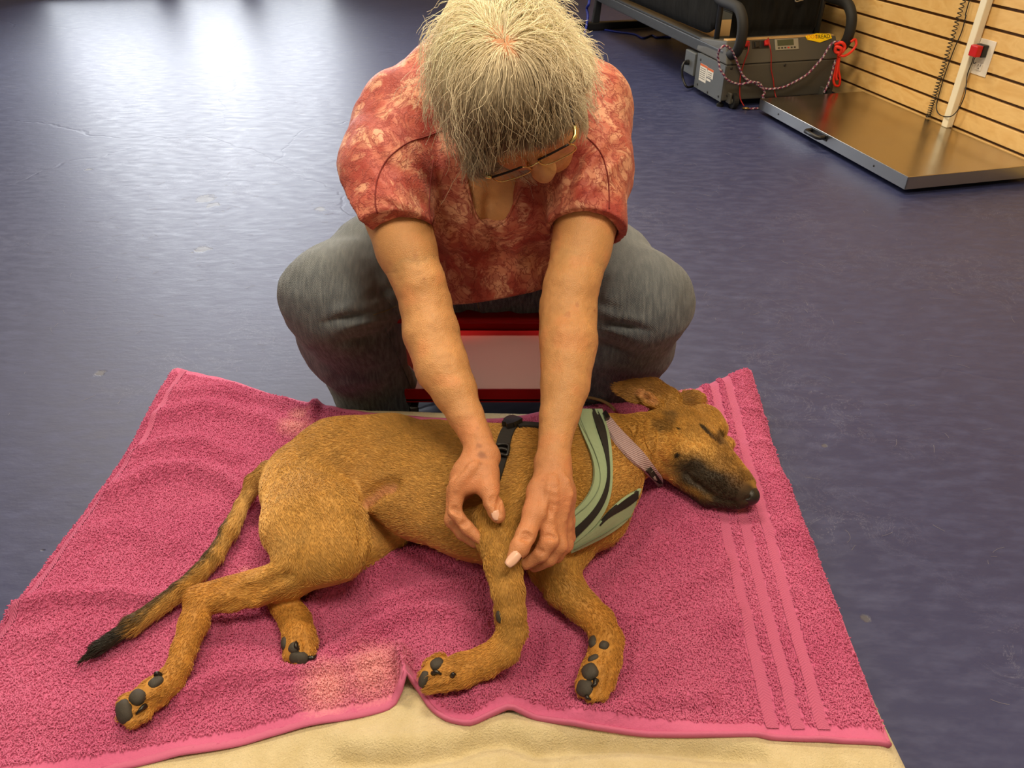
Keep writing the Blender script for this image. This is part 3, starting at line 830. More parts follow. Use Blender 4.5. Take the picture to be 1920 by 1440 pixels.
def hair_obj(name, pts, rad, m, parent, col=None):
    """pts: strands x points x 3; rad: points (tapering radius); col per strand"""
    n, k, _ = pts.shape
    cv = bpy.data.hair_curves.new(name)
    cv.add_curves([k] * n)
    cv.attributes['position'].data.foreach_set('vector', np.ascontiguousarray(pts, np.float32).ravel())
    ra = cv.attributes.get('radius') or cv.attributes.new('radius', 'FLOAT', 'POINT')
    ra.data.foreach_set('value', np.tile(np.asarray(rad, np.float32), n))
    if col is not None:
        ca = cv.attributes.new('Col', 'FLOAT_COLOR', 'CURVE')
        ca.data.foreach_set('color', np.ascontiguousarray(np.c_[col, np.ones(n)], np.float32).ravel())
    cv.materials.append(m)
    o = link(bpy.data.objects.new(name, cv))
    o['kind'] = 'stuff'
    return setparent(o, parent)
def bvh_of(V, Q):
    return BVHTree.FromPolygons([tuple(v) for v in V.tolist()], [tuple(q) for q in Q.tolist()])
_cam0 = Vector((0, 0, CAM_H))
def cast(bvh, x, y, off=0.0):
    """the point of a modelled surface that lies under a spot of the photograph"""
    d = Vector(ray(x, y)).normalized()
    loc, nrm, i, dist = bvh.ray_cast(_cam0, d)
    if loc is None: return None, None
    if nrm.dot(d) > 0: nrm = -nrm
    return np.array(loc + nrm * off), np.array(nrm)

# ================================================================== PET BED AND TOWEL
def pl_dist(pts, px):
    """distance of points (n,2) to a polyline"""
    best = np.full(len(pts), 9.0)
    for a, b in zip(px[:-1], px[1:]):
        ab = b - a; t = np.clip(((pts - a) @ ab) / (ab @ ab + 1e-12), 0, 1)
        best = np.minimum(best, np.linalg.norm(pts - a - t[:, None] * ab, axis=1))
    return best
FARX = np.array([-.80, -.76, -.6, -.45, -.3, .1, .25, .39, .54, .58])
FARY = np.array([1.475, 1.478, 1.405, 1.335, 1.312, 1.305, 1.335, 1.385, 1.470, 1.475])
BED_Y0, BED_H = 0.455, 0.095
def bed_x0(y): return -.785 + .012 * np.sin(y * 7)
def bed_x1(y): return np.interp(y, [.45, .6, .9, 1.2, 1.45], [.530, .522, .524, .530, .556])
def bed_edge(x, y):
    """rough distance inside the outline of the bed"""
    yf = np.interp(x, FARX, FARY)
    d = np.minimum(np.minimum(x - bed_x0(y), bed_x1(y) - x), np.minimum(y - BED_Y0, (yf - y) * .9))
    return d
CREASE = np.array([P(a, b, .09)[:2] for a, b in ((640, 1432), (760, 1436), (850, 1422), (905, 1402), (950, 1396), (1005, 1412), (1080, 1402), (1180, 1398), (1290, 1408), (1420, 1430))])
def bed_top(x, y):
    d = np.clip(bed_edge(x, y) / .055, 0, 1)
    p = np.sqrt(np.clip(1 - (1 - d) ** 2, 0, 1))
    q = np.stack([x, y, np.zeros_like(x)], -1)
    lump = (vnoise(q, 4.0, 1) - .5) * .014 + (vnoise(q, 11.0, 2) - .5) * .006
    front = np.exp(-((y - .50) / .06) ** 2) * ((vnoise(np.stack([x * 1.0, y * .7, x * 0], -1), 12.0, 4) - .5) * .022)
    crs = -.014 * np.exp(-(pl_dist(np.stack([x, y], -1), CREASE) / .010) ** 2) + .008 * np.exp(-(pl_dist(np.stack([x, y], -1), CREASE + np.array([0, .028])) / .016) ** 2)
    return .012 + (BED_H - .012 + lump + front + crs) * p
def fleece():
    k = NT('cream_fleece'); g = k.geo()
    n1 = k.noise(g, 30, 4, .6); n2 = k.noise(g, 380, 3, .7)
    k.color(k.ramp(n1, [(.3, srgb(214, 196, 150)), (.7, srgb(228, 212, 172))])); k.set(Roughness=.95)
    k.b.inputs['Sheen Weight'].default_value = .3
    k.bump(k.math('ADD', k.math('MULTIPLY', n1, .5), n2), .8, .006)
    return k.m
MAT_FLEECE = fleece()
def grid_xy(nx, ny, fx):
    u, v = np.meshgrid(np.linspace(0, 1, nx), np.linspace(0, 1, ny))
    return fx(u, v)
def bed_plan(u, v):
    x = -.80 + 1.37 * u
    for _ in range(3):
        yf = np.interp(x, FARX, FARY); y = BED_Y0 + (yf - BED_Y0) * v
        x = bed_x0(y) + (bed_x1(y) - bed_x0(y)) * u
    return x, y
ease = lambda t: np.where(t < .5, .5 * (2 * t) ** 1.5, 1 - .5 * (2 - 2 * t) ** 1.5)
nx, ny = 300, 220
u, v = np.meshgrid(ease(np.linspace(0, 1, nx)), ease(np.linspace(0, 1, ny)))
bx, by = bed_plan(u, v)
bz = bed_top(bx.ravel(), by.ravel()).reshape(bx.shape)
top = np.stack([bx, by, bz], -1).reshape(-1, 3)
bot = top.copy(); bot[:, 2] = 0.001 + .010 * (1 - np.clip(bed_edge(top[:, 0], top[:, 1]) / .02, 0, 1))
ii = np.arange(nx * ny).reshape(ny, nx)
q1 = np.stack([ii[:-1, :-1], ii[:-1, 1:], ii[1:, 1:], ii[1:, :-1]], -1).reshape(-1, 4)
rim = np.r_[ii[0, :], ii[1:, -1], ii[-1, -2::-1], ii[-2:0:-1, 0]]
r2 = np.roll(rim, -1); N0 = nx * ny
sideq = np.stack([rim, rim + N0, r2 + N0, r2], -1)
pet_bed = big_mesh('pet_bed', np.vstack([top, bot]), np.vstack([q1, q1[:, ::-1] + N0, sideq]), MAT_FLEECE)
tag(pet_bed, 'cream fleece pet bed lying on the blue floor under the pink towel', 'pet bed')

# towel: outline from its hems, height from the bed plus folds
NEARX = np.array([-.82, -.514, -.365, -.27, -.20, -.165, -.150, -.138, -.126, -.110, -.085, -.056, -.030, -.004, .03, .08, .178, .33, .487, .53])
NEARY = np.array([.470, .513, .548, .577, .590, .600, .618, .634, .622, .596, .578, .568, .582, .592, .583, .572, .563, .556, .548, .545])
TFX = np.array([-.80, -.75, -.605, -.45, -.34, -.28, -.1, .04, .145, .25, .39, .537, .57])
TFY = np.array([1.432, 1.428, 1.368, 1.300, 1.258, 1.246, 1.230, 1.240, 1.300, 1.335, 1.378, 1.452, 1.455])
_nx = np.linspace(-.84, .55, 1400); _ny = np.interp(_nx, NEARX, NEARY)
_kk = np.exp(-(np.arange(-24, 25) / 9.0) ** 2); _kk /= _kk.sum(); _ny = np.convolve(np.pad(_ny, 24, mode='edge'), _kk, 'valid')
_fx = np.linspace(-.82, .58, 1400); _fy = np.convolve(np.pad(np.interp(_fx, TFX, TFY), 60, mode='edge'), np.ones(121) / 121, 'valid')
def tow_x0(v): return np.interp(v, [0, .3, .6, 1], [-.800, -.782, -.766, -.756])
def tow_x1(v): return np.interp(v, [0, .2, .5, 1], [.488, .500, .514, .540])
def tow_plan(u, v):
    x = tow_x0(v) + (tow_x1(v) - tow_x0(v)) * u
    y0 = np.interp(x, _nx, _ny); y1 = np.interp(x, _fx, _fy)
    return x, y0 + (y1 - y0) * v
def rpx(*pts): return np.array([P(x, y, .115)[:2] for x, y in pts])
RIDGES = [  # fold crests seen on the towel: line, height, width
    (rpx((215, 915), (290, 878), (360, 872), (430, 895), (470, 935)), .016, .020),
    (rpx((250, 840), (300, 822), (380, 818), (440, 850)), .009, .018),
    (rpx((290, 770), (380, 752), (470, 770), (540, 800)), .010, .022),
    (rpx((330, 725), (420, 722), (520, 748)), .006, .020),
    (rpx((180, 985), (250, 985), (330, 1010)), .006, .022),
    (rpx((20, 1128), (120, 1112), (210, 1112), (300, 1122)), .013, .014),
    (rpx((40, 1190), (110, 1180)), .007, .016),
    (rpx((60, 1330), (160, 1320), (230, 1338)), .006, .03),
    (rpx((560, 1150), (640, 1095), (720, 1045), (790, 1030), (900, 1062)), .016, .016),
    (rpx((610, 1190), (700, 1135), (800, 1095), (895, 1085)), .010, .015),
    (rpx((600, 1235), (680, 1180), (770, 1140), (860, 1140), (905, 1165)), .011, .016),
    (rpx((340, 1300), (430, 1262), (520, 1258), (620, 1250), (700, 1240), (752, 1238)), .014, .016),
    (rpx((500, 1290), (600, 1278), (720, 1262)), .008, .016),
    (rpx((752, 1236), (758, 1262), (762, 1290)), .030, .0085),
    (rpx((930, 1240), (985, 1200), (1000, 1150)), .006, .014),
    (rpx((900, 1295), (960, 1308), (1040, 1295)), .012, .018),
    (rpx((1010, 1300), (1035, 1240), (1030, 1180)), .008, .014),
    (rpx((1080, 1328), (1150, 1320), (1230, 1300), (1330, 1292)), .012, .016),
    (rpx((1180, 1140), (1260, 1100), (1360, 1050)), .008, .02),
    (rpx((1200, 1230), (1300, 1180), (1390, 1150)), .007, .024),
    (rpx((1120, 1110), (1180, 1060), (1240, 1010)), .006, .016),
    (rpx((1440, 880), (1480, 875), (1500, 885)), .005, .012),
    (rpx((1400, 760), (1430, 758), (1460, 770)), .006, .010),
    (rpx((1450, 990), (1500, 985), (1520, 1000)), .005, .012),
    (rpx((1410, 820), (1450, 812), (1480, 822)), .004, .010),
    (rpx((590, 745), (580, 790)), .012, .010),
]
PRESS = [(P(720, 900, .12)[:2], .17), (P(980, 920, .12)[:2], .17), (P(600, 960, .12)[:2], .12), (P(1300, 860, .12)[:2], .10)]
def towel_z(x, y):
    p = np.stack([x, y], -1)
    z = bed_top(x, y) + .007
    f = np.zeros(len(x))
    for line, a, w in RIDGES:
        d = pl_dist(p, line)
        e = np.exp(-(d / w) ** 2) * a * 1.35
        f = np.maximum(f, e) + .35 * np.minimum(f, e)
    q = np.stack([x, y, x * 0], -1)
    f += (vnoise(q, 16, 5) - .5) * .006 + (vnoise(q, 40, 6) - .5) * .0025
    for c, r in PRESS: f *= 1 - .85 * np.exp(-(np.linalg.norm(p - c, axis=1) / r) ** 4)
    return z + f
BANDS = [np.array([.342, .3585, .402]), np.array([.3752, .392, .437]), np.array([.408, .428, .468])]
BAND_Y = np.array([.577, .88, 1.37])
BAND_W = .0085
LBAND_Y = np.array([.52, .743, .969, 1.156, 1.40]); LBAND_X = np.array([-.785, -.764, -.752, -.735, -.742]) + .012
def in_band(x, y, pad=0.0):
    m = np.zeros(len(x), bool)
    for b in BANDS: m |= np.abs(x - np.interp(y, BAND_Y, b)) < BAND_W + pad
    return m | (np.abs(x - np.interp(y, LBAND_Y, LBAND_X)) < .006 + pad)
def towel_mat(name, bumps=True):
    k = NT(name); g = k.geo()
    n = k.noise(g, 6, 3); n2 = k.noise(g, 260, 3, .6)
    c = k.ramp(n, [(.3, srgb(188, 88, 130)), (.7, srgb(202, 106, 146))])
    # paler patches at set spots of the cloth
    pale_mask = None
    for (x, y, r) in [(455, 1068, .018), (552, 795, .04), (700, 1255, .06), (615, 1285, .05), (1265, 722, .055), (560, 770, .03)]:
        c0 = P(x, y, .115)
        dv = k.n('ShaderNodeVectorMath', operation='DISTANCE'); k.l(g, dv.inputs[0]); dv.inputs[1].default_value = tuple(c0)
        w = k.ramp(k.math('ADD', dv.outputs['Value'], k.math('MULTIPLY', k.math('SUBTRACT', n2, .5), r * .8)), [(r * .2, (1, 1, 1)), (r, (0, 0, 0))])
        pale_mask = w if pale_mask is None else k.math('MAXIMUM', pale_mask, w)
    c = k.mix(k.math('MULTIPLY', pale_mask, .55), c, srgb(246, 186, 178))
    k.color(c); k.set(Roughness=.95)
    k.b.inputs['Specular IOR Level'].default_value = .1
    k.b.inputs['Sheen Weight'].default_value = .25; k.b.inputs['Sheen Tint'].default_value = (1, .6, .75, 1)
    if bumps: k.bump(n2, .6, .002)
    return k.m
MAT_TOWEL = towel_mat('pink_terry'); MAT_PILE = towel_mat('pink_terry_loops', False)
NXT, NYT = 470, 330
u, v = np.meshgrid(np.linspace(0, 1, NXT), np.linspace(0, 1, NYT))
tx, ty = tow_plan(u, v); tx, ty = tx.ravel(), ty.ravel()
tz = towel_z(tx, ty)
bnd = in_band(tx, ty)
q = np.stack([tx, ty, tx * 0], -1)
tz = tz + np.where(bnd, -.0012, (vnoise(q, 330, 8) - .5) * .0022)
top = np.stack([tx, ty, tz], -1); bot = top.copy(); bot[:, 2] -= .005
ii = np.arange(NXT * NYT).reshape(NYT, NXT)
q1 = np.stack([ii[:-1, :-1], ii[:-1, 1:], ii[1:, 1:], ii[1:, :-1]], -1).reshape(-1, 4)
rim = np.r_[ii[0, :], ii[1:, -1], ii[-1, -2::-1], ii[-2:0:-1, 0]]; r2 = np.roll(rim, -1); N0 = NXT * NYT
towel = big_mesh('bath_towel', np.vstack([top, bot]), np.vstack([q1, q1[:, ::-1] + N0, np.stack([rim, rim + N0, r2 + N0, r2], -1)]), MAT_TOWEL)
tag(towel, 'pink terry bath towel spread over the cream pet bed, under the dog', 'towel')
TOW_V, TOW_Q = top, q1
# woven bands with a herringbone relief
def band_mat():
    k = NT('pink_woven_band'); tc = k.n('ShaderNodeUVMap')
    sp = k.n('ShaderNodeSeparateXYZ'); k.l(tc.outputs[0], sp.inputs[0])
    s1 = k.math('ABSOLUTE', k.math('SUBTRACT', k.math('FRACT', k.math('MULTIPLY', sp.outputs[0], 1.0)), .5))
    h = k.math('SINE', k.math('MULTIPLY', k.math('ADD', k.math('MULTIPLY', sp.outputs[1], 240.0), k.math('MULTIPLY', s1, 3.2)), 6.283))
    k.color(k.mix(k.math('MULTIPLY', k.math('ADD', h, 1.0), .22), srgb(188, 92, 130), srgb(164, 70, 108))); k.set(Roughness=.8)
    k.bump(h, .5, .001)
    return k.m
MAT_BAND = band_mat()
def band(xs_fn, y0, y1, w, name='woven_band'):
    n = 170; ys = np.linspace(y0, y1, n); V = []; F = []; UV = []
    m = 5
    for i, y in enumerate(ys):
        for j in range(m):
            f = (j / (m - 1) - .5) * 2
            x = xs_fn(y) + f * w
            V.append((x, y, 0)); UV.append((j / (m - 1), y))
    V = np.array(V); V[:, 2] = towel_z(V[:, 0], V[:, 1]) + .0008 + np.tile(np.array([.0006, 0, 0, 0, .0006]), n)
    for i in range(n - 1):
        for j in range(m - 1):
            F.append((i * m + j, i * m + j + 1, (i + 1) * m + j + 1, (i + 1) * m + j))
    o = mesh_obj(name, V, F, MAT_BAND, towel, True)
    ul = o.data.uv_layers.new(name='UVMap')
    li = np.zeros(len(o.data.loops), np.int32); o.data.loops.foreach_get('vertex_index', li)
    ul.data.foreach_set('uv', np.array(UV, np.float32)[li].ravel())
def xfun(b): return lambda y: np.interp(y, BAND_Y, b)
for b in BANDS:
    xm = float(b[0]); band(xfun(b), float(np.interp(xm, NEARX, NEARY)) + .012, float(np.interp(b[2], TFX, TFY)) - .006, BAND_W)
band(lambda y: np.interp(y, LBAND_Y, LBAND_X), .54, 1.425, .006)
# stitched hem along the near edge, and the long side edges
MAT_HEM = plain('pink_hem', srgb(192, 98, 136), .85, bump=(500, .4, .001))
def hem_path(fn, n=160):
    t = np.linspace(0, 1, n); x, y = fn(t)
    return np.c_[x, y, towel_z(x, y)]
for fn in (lambda t: tow_plan(t, np.zeros_like(t)), lambda t: tow_plan(t, np.ones_like(t))):
    pth = hem_path(fn); tube_obj('hem', pth - np.array([0, 0, .003]), .0065, MAT_HEM, towel, 8, flat=.55)
for c in (0.0, 1.0):
    pth = hem_path(lambda t: tow_plan(np.full_like(t, c), t)); tube_obj('hem', pth - np.array([0, 0, .003]), .0045, MAT_HEM, towel, 6)
# terry loops
def terry(n):
    r = np.random.default_rng(11)
    uu, vv = r.random(n), r.random(n)
    x, y = tow_plan(uu, vv)
    keep = ~in_band(x, y, .0022) & (vv > .022) & (vv < .985)
    x, y = x[keep], y[keep]; n = len(x)
    z = towel_z(x, y) - .001
    a = r.random(n) * 2 * np.pi; L = .0030 + .0016 * r.random(n)
    pts = np.zeros((n, 4, 3))
    base = np.c_[x, y, z]
    tilt = np.c_[np.cos(a), np.sin(a)]
    for i, (o, hgt) in enumerate([(0, 0), (.35, .75), (.9, 1.0), (1.35, .55)]):
        pts[:, i, :2] = base[:, :2] + tilt * (o * L)[:, None] * .8
        pts[:, i, 2] = base[:, 2] + hgt * L
    return pts
hair_obj('pile', terry(230000), [.0007, .0008, .0008, .0005], MAT_PILE, towel)

# ================================================================== DOG
def dog_field(h, base=None):
    F = Field((-.80, .50, .06), (.56, 1.48, .36), h)
    C = F.chain
    # head, neck and trunk, from the nose backwards
    C([(P(1399, 927, .138), .021, .9), (P(1378, 910, .143), .0365, .8), (P(1346, 884, .150), .047, .78), (P(1308, 850, .158), .0580, .78), (P(1266, 816, .163), .0660, .78)], .008)
    C([(P(1264, 816, .163), .062, .8), (P(1206, 832, .180), .058, .95), (P(1150, 850, .188), .068, .95), (P(1092, 890, .200), .100, .80), (P(1010, 918, .203), .126, .70),
       (P(915, 920, .203), .129, .70), (P(820, 900, .198), .117, .74), (P(722, 868, .190), .094, .82), (P(640, 876, .187), .096, .80), (P(582, 900, .182), .080, .85)], .012)
    F.ell(P(1268, 864, .150), (.044, .038, .034), k=.03)                       # cheek
    F.ell(P(1338, 802, .158), (.028, .026, .018), k=.03); F.ell(P(1318, 784, .152), (.034, .030, .026), k=.03)                       # brow
    F.ell(P(1366, 834, .138), (.012, .014, .012), k=.016)                      # far brow
    F.ell(P(1332, 905, .150), (.028, .021, .022), k=.015)                      # upper lip
    C([(P(1282, 885, .140), .031), (P(1326, 924, .132), .024), (P(1382, 938, .130), .0165)], .010)   # lower jaw
    F.ell(P(1112, 985, .148), (.048, .045, .040), k=.04)                       # breast
    # shoulder blade and upper front leg
    C([(P(1035, 850, .258), .042, .5), (P(1000, 905, .258), .054, .6), (P(945, 962, .258), .038, .8)], .03)
    C([(P(930, 975, .252), .035), (P(936, 1010, .245), .0325), (P(944, 1060, .236), .0262), (P(953, 1110, .222), .0222), (P(959, 1150, .202), .0203), (P(961, 1185, .178), .0215),
       (P(945, 1220, .158), .0220), (P(912, 1242, .143), .0222), (P(868, 1258, .135), .0230), (P(832, 1268, .131), .0222)], .006)
    F.ell(P(899, 962, .242), (.016, .016, .016), k=.02)                        # point of the elbow
    F.cone(P(934, 1140, .205), P(936, 1165, .185), .006, .006, .006)           # stopper pad ridge
    for (x, y, hh, r) in [(814, 1250, .139, .0135), (804, 1268, .136, .0135), (808, 1286, .128, .0125), (824, 1240, .132, .012)]:
        F.ell(P(x, y, hh), (r * 1.2, r, r), k=.004)
    # lower front leg
    C([(P(1065, 1010, .150), .050), (P(1038, 1058, .143), .042), (P(1058, 1103, .135), .0312), (P(1093, 1140, .131), .0250), (P(1124, 1168, .130), .0235), (P(1138, 1200, .130), .0240),
       (P(1134, 1235, .128), .0230), (P(1122, 1262, .127), .0238), (P(1112, 1280, .126), .0230)], .008)
    for (x, y, hh, r) in [(1092, 1290, .126, .0125), (1107, 1297, .128, .0130), (1126, 1295, .126, .0130), (1139, 1282, .122, .011)]:
        F.ell(P(x, y, hh), (r, r * 1.25, r), k=.004)
    # lower hind leg, lying under the other
    C([(P(640, 975, .140), .058, .8), (P(690, 1000, .132), .042), (P(738, 1000, .128), .0250)], .006)
    C([(P(738, 1002, .128), .025), (P(640, 1066, .124), .028), (P(508, 1106, .123), .0185)], .006)
    C([(P(508, 1106, .123), .0185), (P(534, 1138, .123), .0200), (P(554, 1166, .123), .0228), (P(561, 1198, .124), .0238), (P(560, 1213, .123), .0235)], .006)
    for (x, y, hh, r) in [(545, 1226, .124, .012), (560, 1231, .125, .013), (578, 1225, .124, .012), (584, 1206, .121, .011)]:
        F.ell(P(x, y, hh), (r, r * 1.1, r), k=.004)
    # upper hind leg: thigh, shank, hock, foot
    C([(P(572, 922, .196), .070, .8), (P(588, 982, .200), .074, .8), (P(614, 1028, .196), .060, .85)], .025)
    C([(P(634, 985, .212), .034), (P(640, 1026, .200), .036)], .025)
    C([(P(612, 1028, .190), .046), (P(556, 1074, .177), .0320)], .030)
    C([(P(560, 1072, .178), .0320), (P(545, 1082, .174), .0300), (P(482, 1108, .160), .0235), (P(432, 1124, .150), .0200), (P(374, 1130, .142), .0200)], .008)
    F.cone(P(520, 1068, .172), P(364, 1115, .146), .012, .0120, .012)          # tendon to the point of the hock
    C([(P(376, 1130, .142), .0205), (P(364, 1172, .136), .0222), (P(347, 1218, .131), .0178), (P(336, 1252, .129), .0172), (P(319, 1278, .128), .0195), (P(290, 1300, .128), .0220), (P(262, 1320, .127), .0218)], .007)
    for (x, y, hh, r) in [(240, 1318, .132, .013), (240, 1338, .128, .0135), (252, 1350, .124, .012), (272, 1337, .128, .012)]:
        F.ell(P(x, y, hh), (r * 1.1, r * 1.1, r), k=.004)
    # tail
    C([(P(506, 888, .175), .024), (P(480, 905, .158), .018), (P(458, 942, .140), .0125), (P(432, 995, .130), .0150), (P(401, 1045, .127), .0155), (P(344, 1106, .126), .0158), (P(252, 1170, .124), .0150), (P(190, 1213, .121), .0105), (P(160, 1235, .118), .0045)], .006)
    # ears: thin flaps
    en = (-.15, -.55, .8)
    C([(P(1252, 752, .205), .028, .45), (P(1222, 737, .216), .030, .22), (P(1188, 734, .222), .0245, .18), (P(1162, 728, .222), .0150, .2), (P(1148, 723, .220), .006, .4)], .008, nrm=en)
    C([(P(1236, 760, .210), .011), (P(1216, 750, .222), .0125), (P(1204, 740, .225), .010)], .006)
    C([(P(1204, 739, .231), .0065), (P(1206, 739, .231), .0065)], .003, op='sub')
    F.cone(P(1182, 746, .224), P(1232, 752, .226), .004, .006, .006, op='sub')
    C([(P(1290, 748, .150), .020, .4), (P(1306, 746, .146), .017, .35), (P(1320, 746, .138), .008, .5)], .008, nrm=(.3, -.5, .8))
    C([(P(1317, 744, .142), .009, .5), (P(1323, 757, .130), .006, .6)], .005, nrm=(.6, -.5, .5))
    F.D += .0016
    if base is None: return F
    def crease(px, r, k, sink=.5):
        pp = [cast(base, x, y)[0] for x, y in px]
        pp = [q for q in pp if q is not None]
        if len(pp) < 2: return
        pp = catmull(pp, 4)
        F.chain([(p + F.grad(p[None])[0] * r * sink, r) for p in pp], k, op='sub')
    # neck skin rolls
    crease([(1196, 772), (1206, 795), (1197, 822), (1185, 838)], .004, .010)
    crease([(1222, 790), (1218, 830), (1240, 868)], .0035, .010)
    crease([(1238, 800), (1236, 845), (1252, 878)], .0025, .008)
    crease([(1178, 795), (1190, 812), (1180, 826)], .0025, .006)
    # closed eye, mouth corner and flank fold: creases carved into the surface
    crease([(1316, 799), (1327, 811), (1337, 821), (1350, 827)], .0026, .005)
    crease([(1352, 812), (1354, 824), (1350, 834)], .003, .008)
    crease([(1283, 887), (1296, 902), (1314, 913)], .0032, .006)
    crease([(1314, 913), (1345, 934), (1378, 941)], .0024, .006)
    crease([(684, 948), (700, 928), (725, 914), (742, 911)], .005, .018)
    crease([(672, 968), (678, 1000), (676, 1030)], .004, .010)
    crease([(1396, 938), (1406, 934)], .0022, .004)
    crease([(440, 1112), (500, 1092), (545, 1078)], .003, .012)              # along the tendon
    crease([(420, 1140), (470, 1122), (500, 1090)], .003, .012)
    # between the toes
    for px in ([(236, 1326), (262, 1322), (290, 1312)], [(246, 1345), (270, 1335), (300, 1318)], [(553, 1236), (556, 1215), (552, 1195)], [(570, 1232), (572, 1212), (566, 1190)],
               [(798, 1275), (825, 1268), (856, 1262)], [(805, 1258), (828, 1254), (852, 1248)], [(803, 1293), (828, 1288), (856, 1278)], [(1100, 1302), (1106, 1280), (1112, 1262)], [(1117, 1304), (1124, 1282), (1130, 1258)], [(1134, 1298), (1140, 1276), (1143, 1250)]):
        crease(px, .0018, .005, .35)
    F.displace(lambda p: (vnoise(p, 30, 3) - .5) * .003)
    return F
_f0 = dog_field(.006)
dog_bvh = bvh_of(*_f0.mesh())
DF = dog_field(.0030, dog_bvh)
DV, DQ = DF.mesh()
dog_bvh = bvh_of(DV, DQ)
DN = vert_normals(DV, DQ)
def dist_px(V, pts, h):
    pp = np.array([P(x, y, h) for x, y in pts])
    best = np.full(len(V), 9.0)
    for a, b in zip(pp[:-1], pp[1:]):
        ab = b - a; t = np.clip(((V - a) @ ab) / (ab @ ab + 1e-12), 0, 1)
        best = np.minimum(best, np.linalg.norm(V - a - t[:, None] * ab, axis=1))
    return best
def dist_on(V, pts):
    """distance to a line laid over the dog's skin where the photograph shows it"""
    pp = [cast(dog_bvh, x, y)[0] for x, y in pts]; pp = [q for q in pp if q is not None]
    best = np.full(len(V), 9.0)
    if len(pp) == 1: return np.linalg.norm(V - pp[0], axis=1)
    for a, b in zip(pp[:-1], pp[1:]):
        ab = b - a; t = np.clip(((V - a) @ ab) / (ab @ ab + 1e-12), 0, 1)
        best = np.minimum(best, np.linalg.norm(V - a - t[:, None] * ab, axis=1))
    return best
def coat(V):
    """colour of the coat at a place on the body"""
    n1 = vnoise(V, 55, 1) - .5; n2 = vnoise(V * np.array([1, 1, 1]), 260, 2) - .5
    base = np.array(srgb(176, 132, 64)); c = np.tile(base, (len(V), 1))
    def lay(w, col):
        nonlocal c
        w = np.clip(w, 0, 1)[:, None]; c = c * (1 - w) + np.array(srgb(*col)) * w
    # darker saddle along the spine
    back = dist_px(V, [(500, 868), (560, 810), (640, 765), (760, 752), (900, 760), (1010, 770), (1110, 752)], .17)
    lay((1 - sstep(.02, .13, back + n1 * .05)) * .75, (118, 82, 38))
    # paler hindquarters and breeches, paler belly and groin
    lay((1 - sstep(.03, .10, dist_px(V, [(487, 930), (492, 985), (520, 1010)], .19) + n1 * .03)) * .75, (220, 176, 106))
    lay((1 - sstep(.03, .11, dist_px(V, [(730, 935), (800, 985)], .18) + n1 * .03)) * .55, (206, 158, 92))
    lay((1 - sstep(.002, .012, dist_on(V, [(690, 946), (725, 920), (742, 918)]))) * .6, (212, 150, 118))
    # red-gold legs
    for leg in ([(560, 1080), (372, 1130), (345, 1218), (262, 1320)], [(520, 1110), (560, 1215)], [(959, 1150), (945, 1222), (830, 1268)], [(1124, 1170), (1138, 1200), (1112, 1282)]):
        lay((1 - sstep(.02, .06, dist_px(V, leg, .14))) * .55, (176, 118, 46))
    # throat and cheek paler
    lay((1 - sstep(.02, .07, dist_on(V, [(1160, 880), (1200, 885), (1250, 875)]) + n1 * .02)) * .5, (206, 160, 92))
    lay((1 - sstep(.015, .05, dist_on(V, [(1265, 835), (1300, 850)]) + n1 * .02)) * .6, (214, 166, 86))
    # black muzzle, eye rims, ear backs
    mz = np.minimum(dist_on(V, [(1298, 888), (1325, 905), (1362, 912), (1398, 925)]), dist_px(V, [(1300, 912), (1318, 928), (1345, 943), (1390, 943)], .122) - .006)
    lay((1 - sstep(.030, .056, mz + n1 * .02)) * .5, (92, 64, 32))
    lay((1 - sstep(.016, .038, mz + n1 * .016)) * .96, (36, 29, 22))
    lay((1 - sstep(.0022, .0085, dist_on(V, [(1317, 800), (1327, 811), (1337, 821), (1348, 827)]) + n1 * .005)) * .95, (30, 23, 18))
    lay((1 - sstep(.004, .015, dist_on(V, [(1347, 826), (1352, 816)]) + n1 * .006)) * .72, (46, 34, 22))
    lay((1 - sstep(.010, .034, dist_on(V, [(1350, 830), (1368, 862), (1388, 892)]) + n1 * .012)) * .55, (112, 78, 38))
    lay((1 - sstep(.004, .010, dist_on(V, [(1376, 842), (1377, 848)]))) * .8, (40, 30, 20))
    lay((1 - sstep(.012, .035, dist_on(V, [(1238, 722), (1200, 718), (1150, 720), (1158, 734)]) + n1 * .01)) * .6, (122, 80, 34))
    lay((1 - sstep(.006, .02, dist_on(V, [(1238, 798), (1250, 798), (1262, 778)]) + n1 * .01)) * .55, (80, 62, 42))
    lay((1 - sstep(.004, .014, dist_on(V, [(1200, 735), (1215, 742), (1226, 752)]))) * .6, (206, 148, 104))
    lay((1 - sstep(.010, .03, dist_on(V, [(1294, 742), (1324, 742)]))) * .6, (104, 66, 28))
    for (x, y, r) in [(1270, 854, .0050), (1273, 804, .0028)]:
        lay(1 - sstep(r * .6, r * 1.5, dist_on(V, [(x, y)]) + n2 * .002), (30, 24, 18))
    lay((1 - sstep(.0015, .0045, dist_on(V, [(1288, 892), (1298, 904), (1312, 914)]))) * .6, (92, 84, 76))
    # tail: black upper side and tip
    onT_ = 1 - sstep(.026, .040, dist_px(V, [(476, 900), (456, 946), (432, 998), (400, 1048), (344, 1108), (252, 1172), (186, 1218), (150, 1242)], .128))
    up_ = dist_px(V, [(492, 878), (441, 937), (413, 983), (381, 1038), (322, 1097), (234, 1162), (166, 1221)], .135)
    lay(onT_ * (1 - sstep(.010, .024, up_ + n2 * .012)) * .85, (44, 34, 20))
    lay((1 - sstep(.05, .085, np.linalg.norm(V - P(160, 1236, .12), axis=1) + n2 * .02)) * .96, (20, 17, 13))
    return c * (1 + .22 * n1 + .25 * n2)[:, None]
DC = np.clip(coat(DV), 0.004, 1)
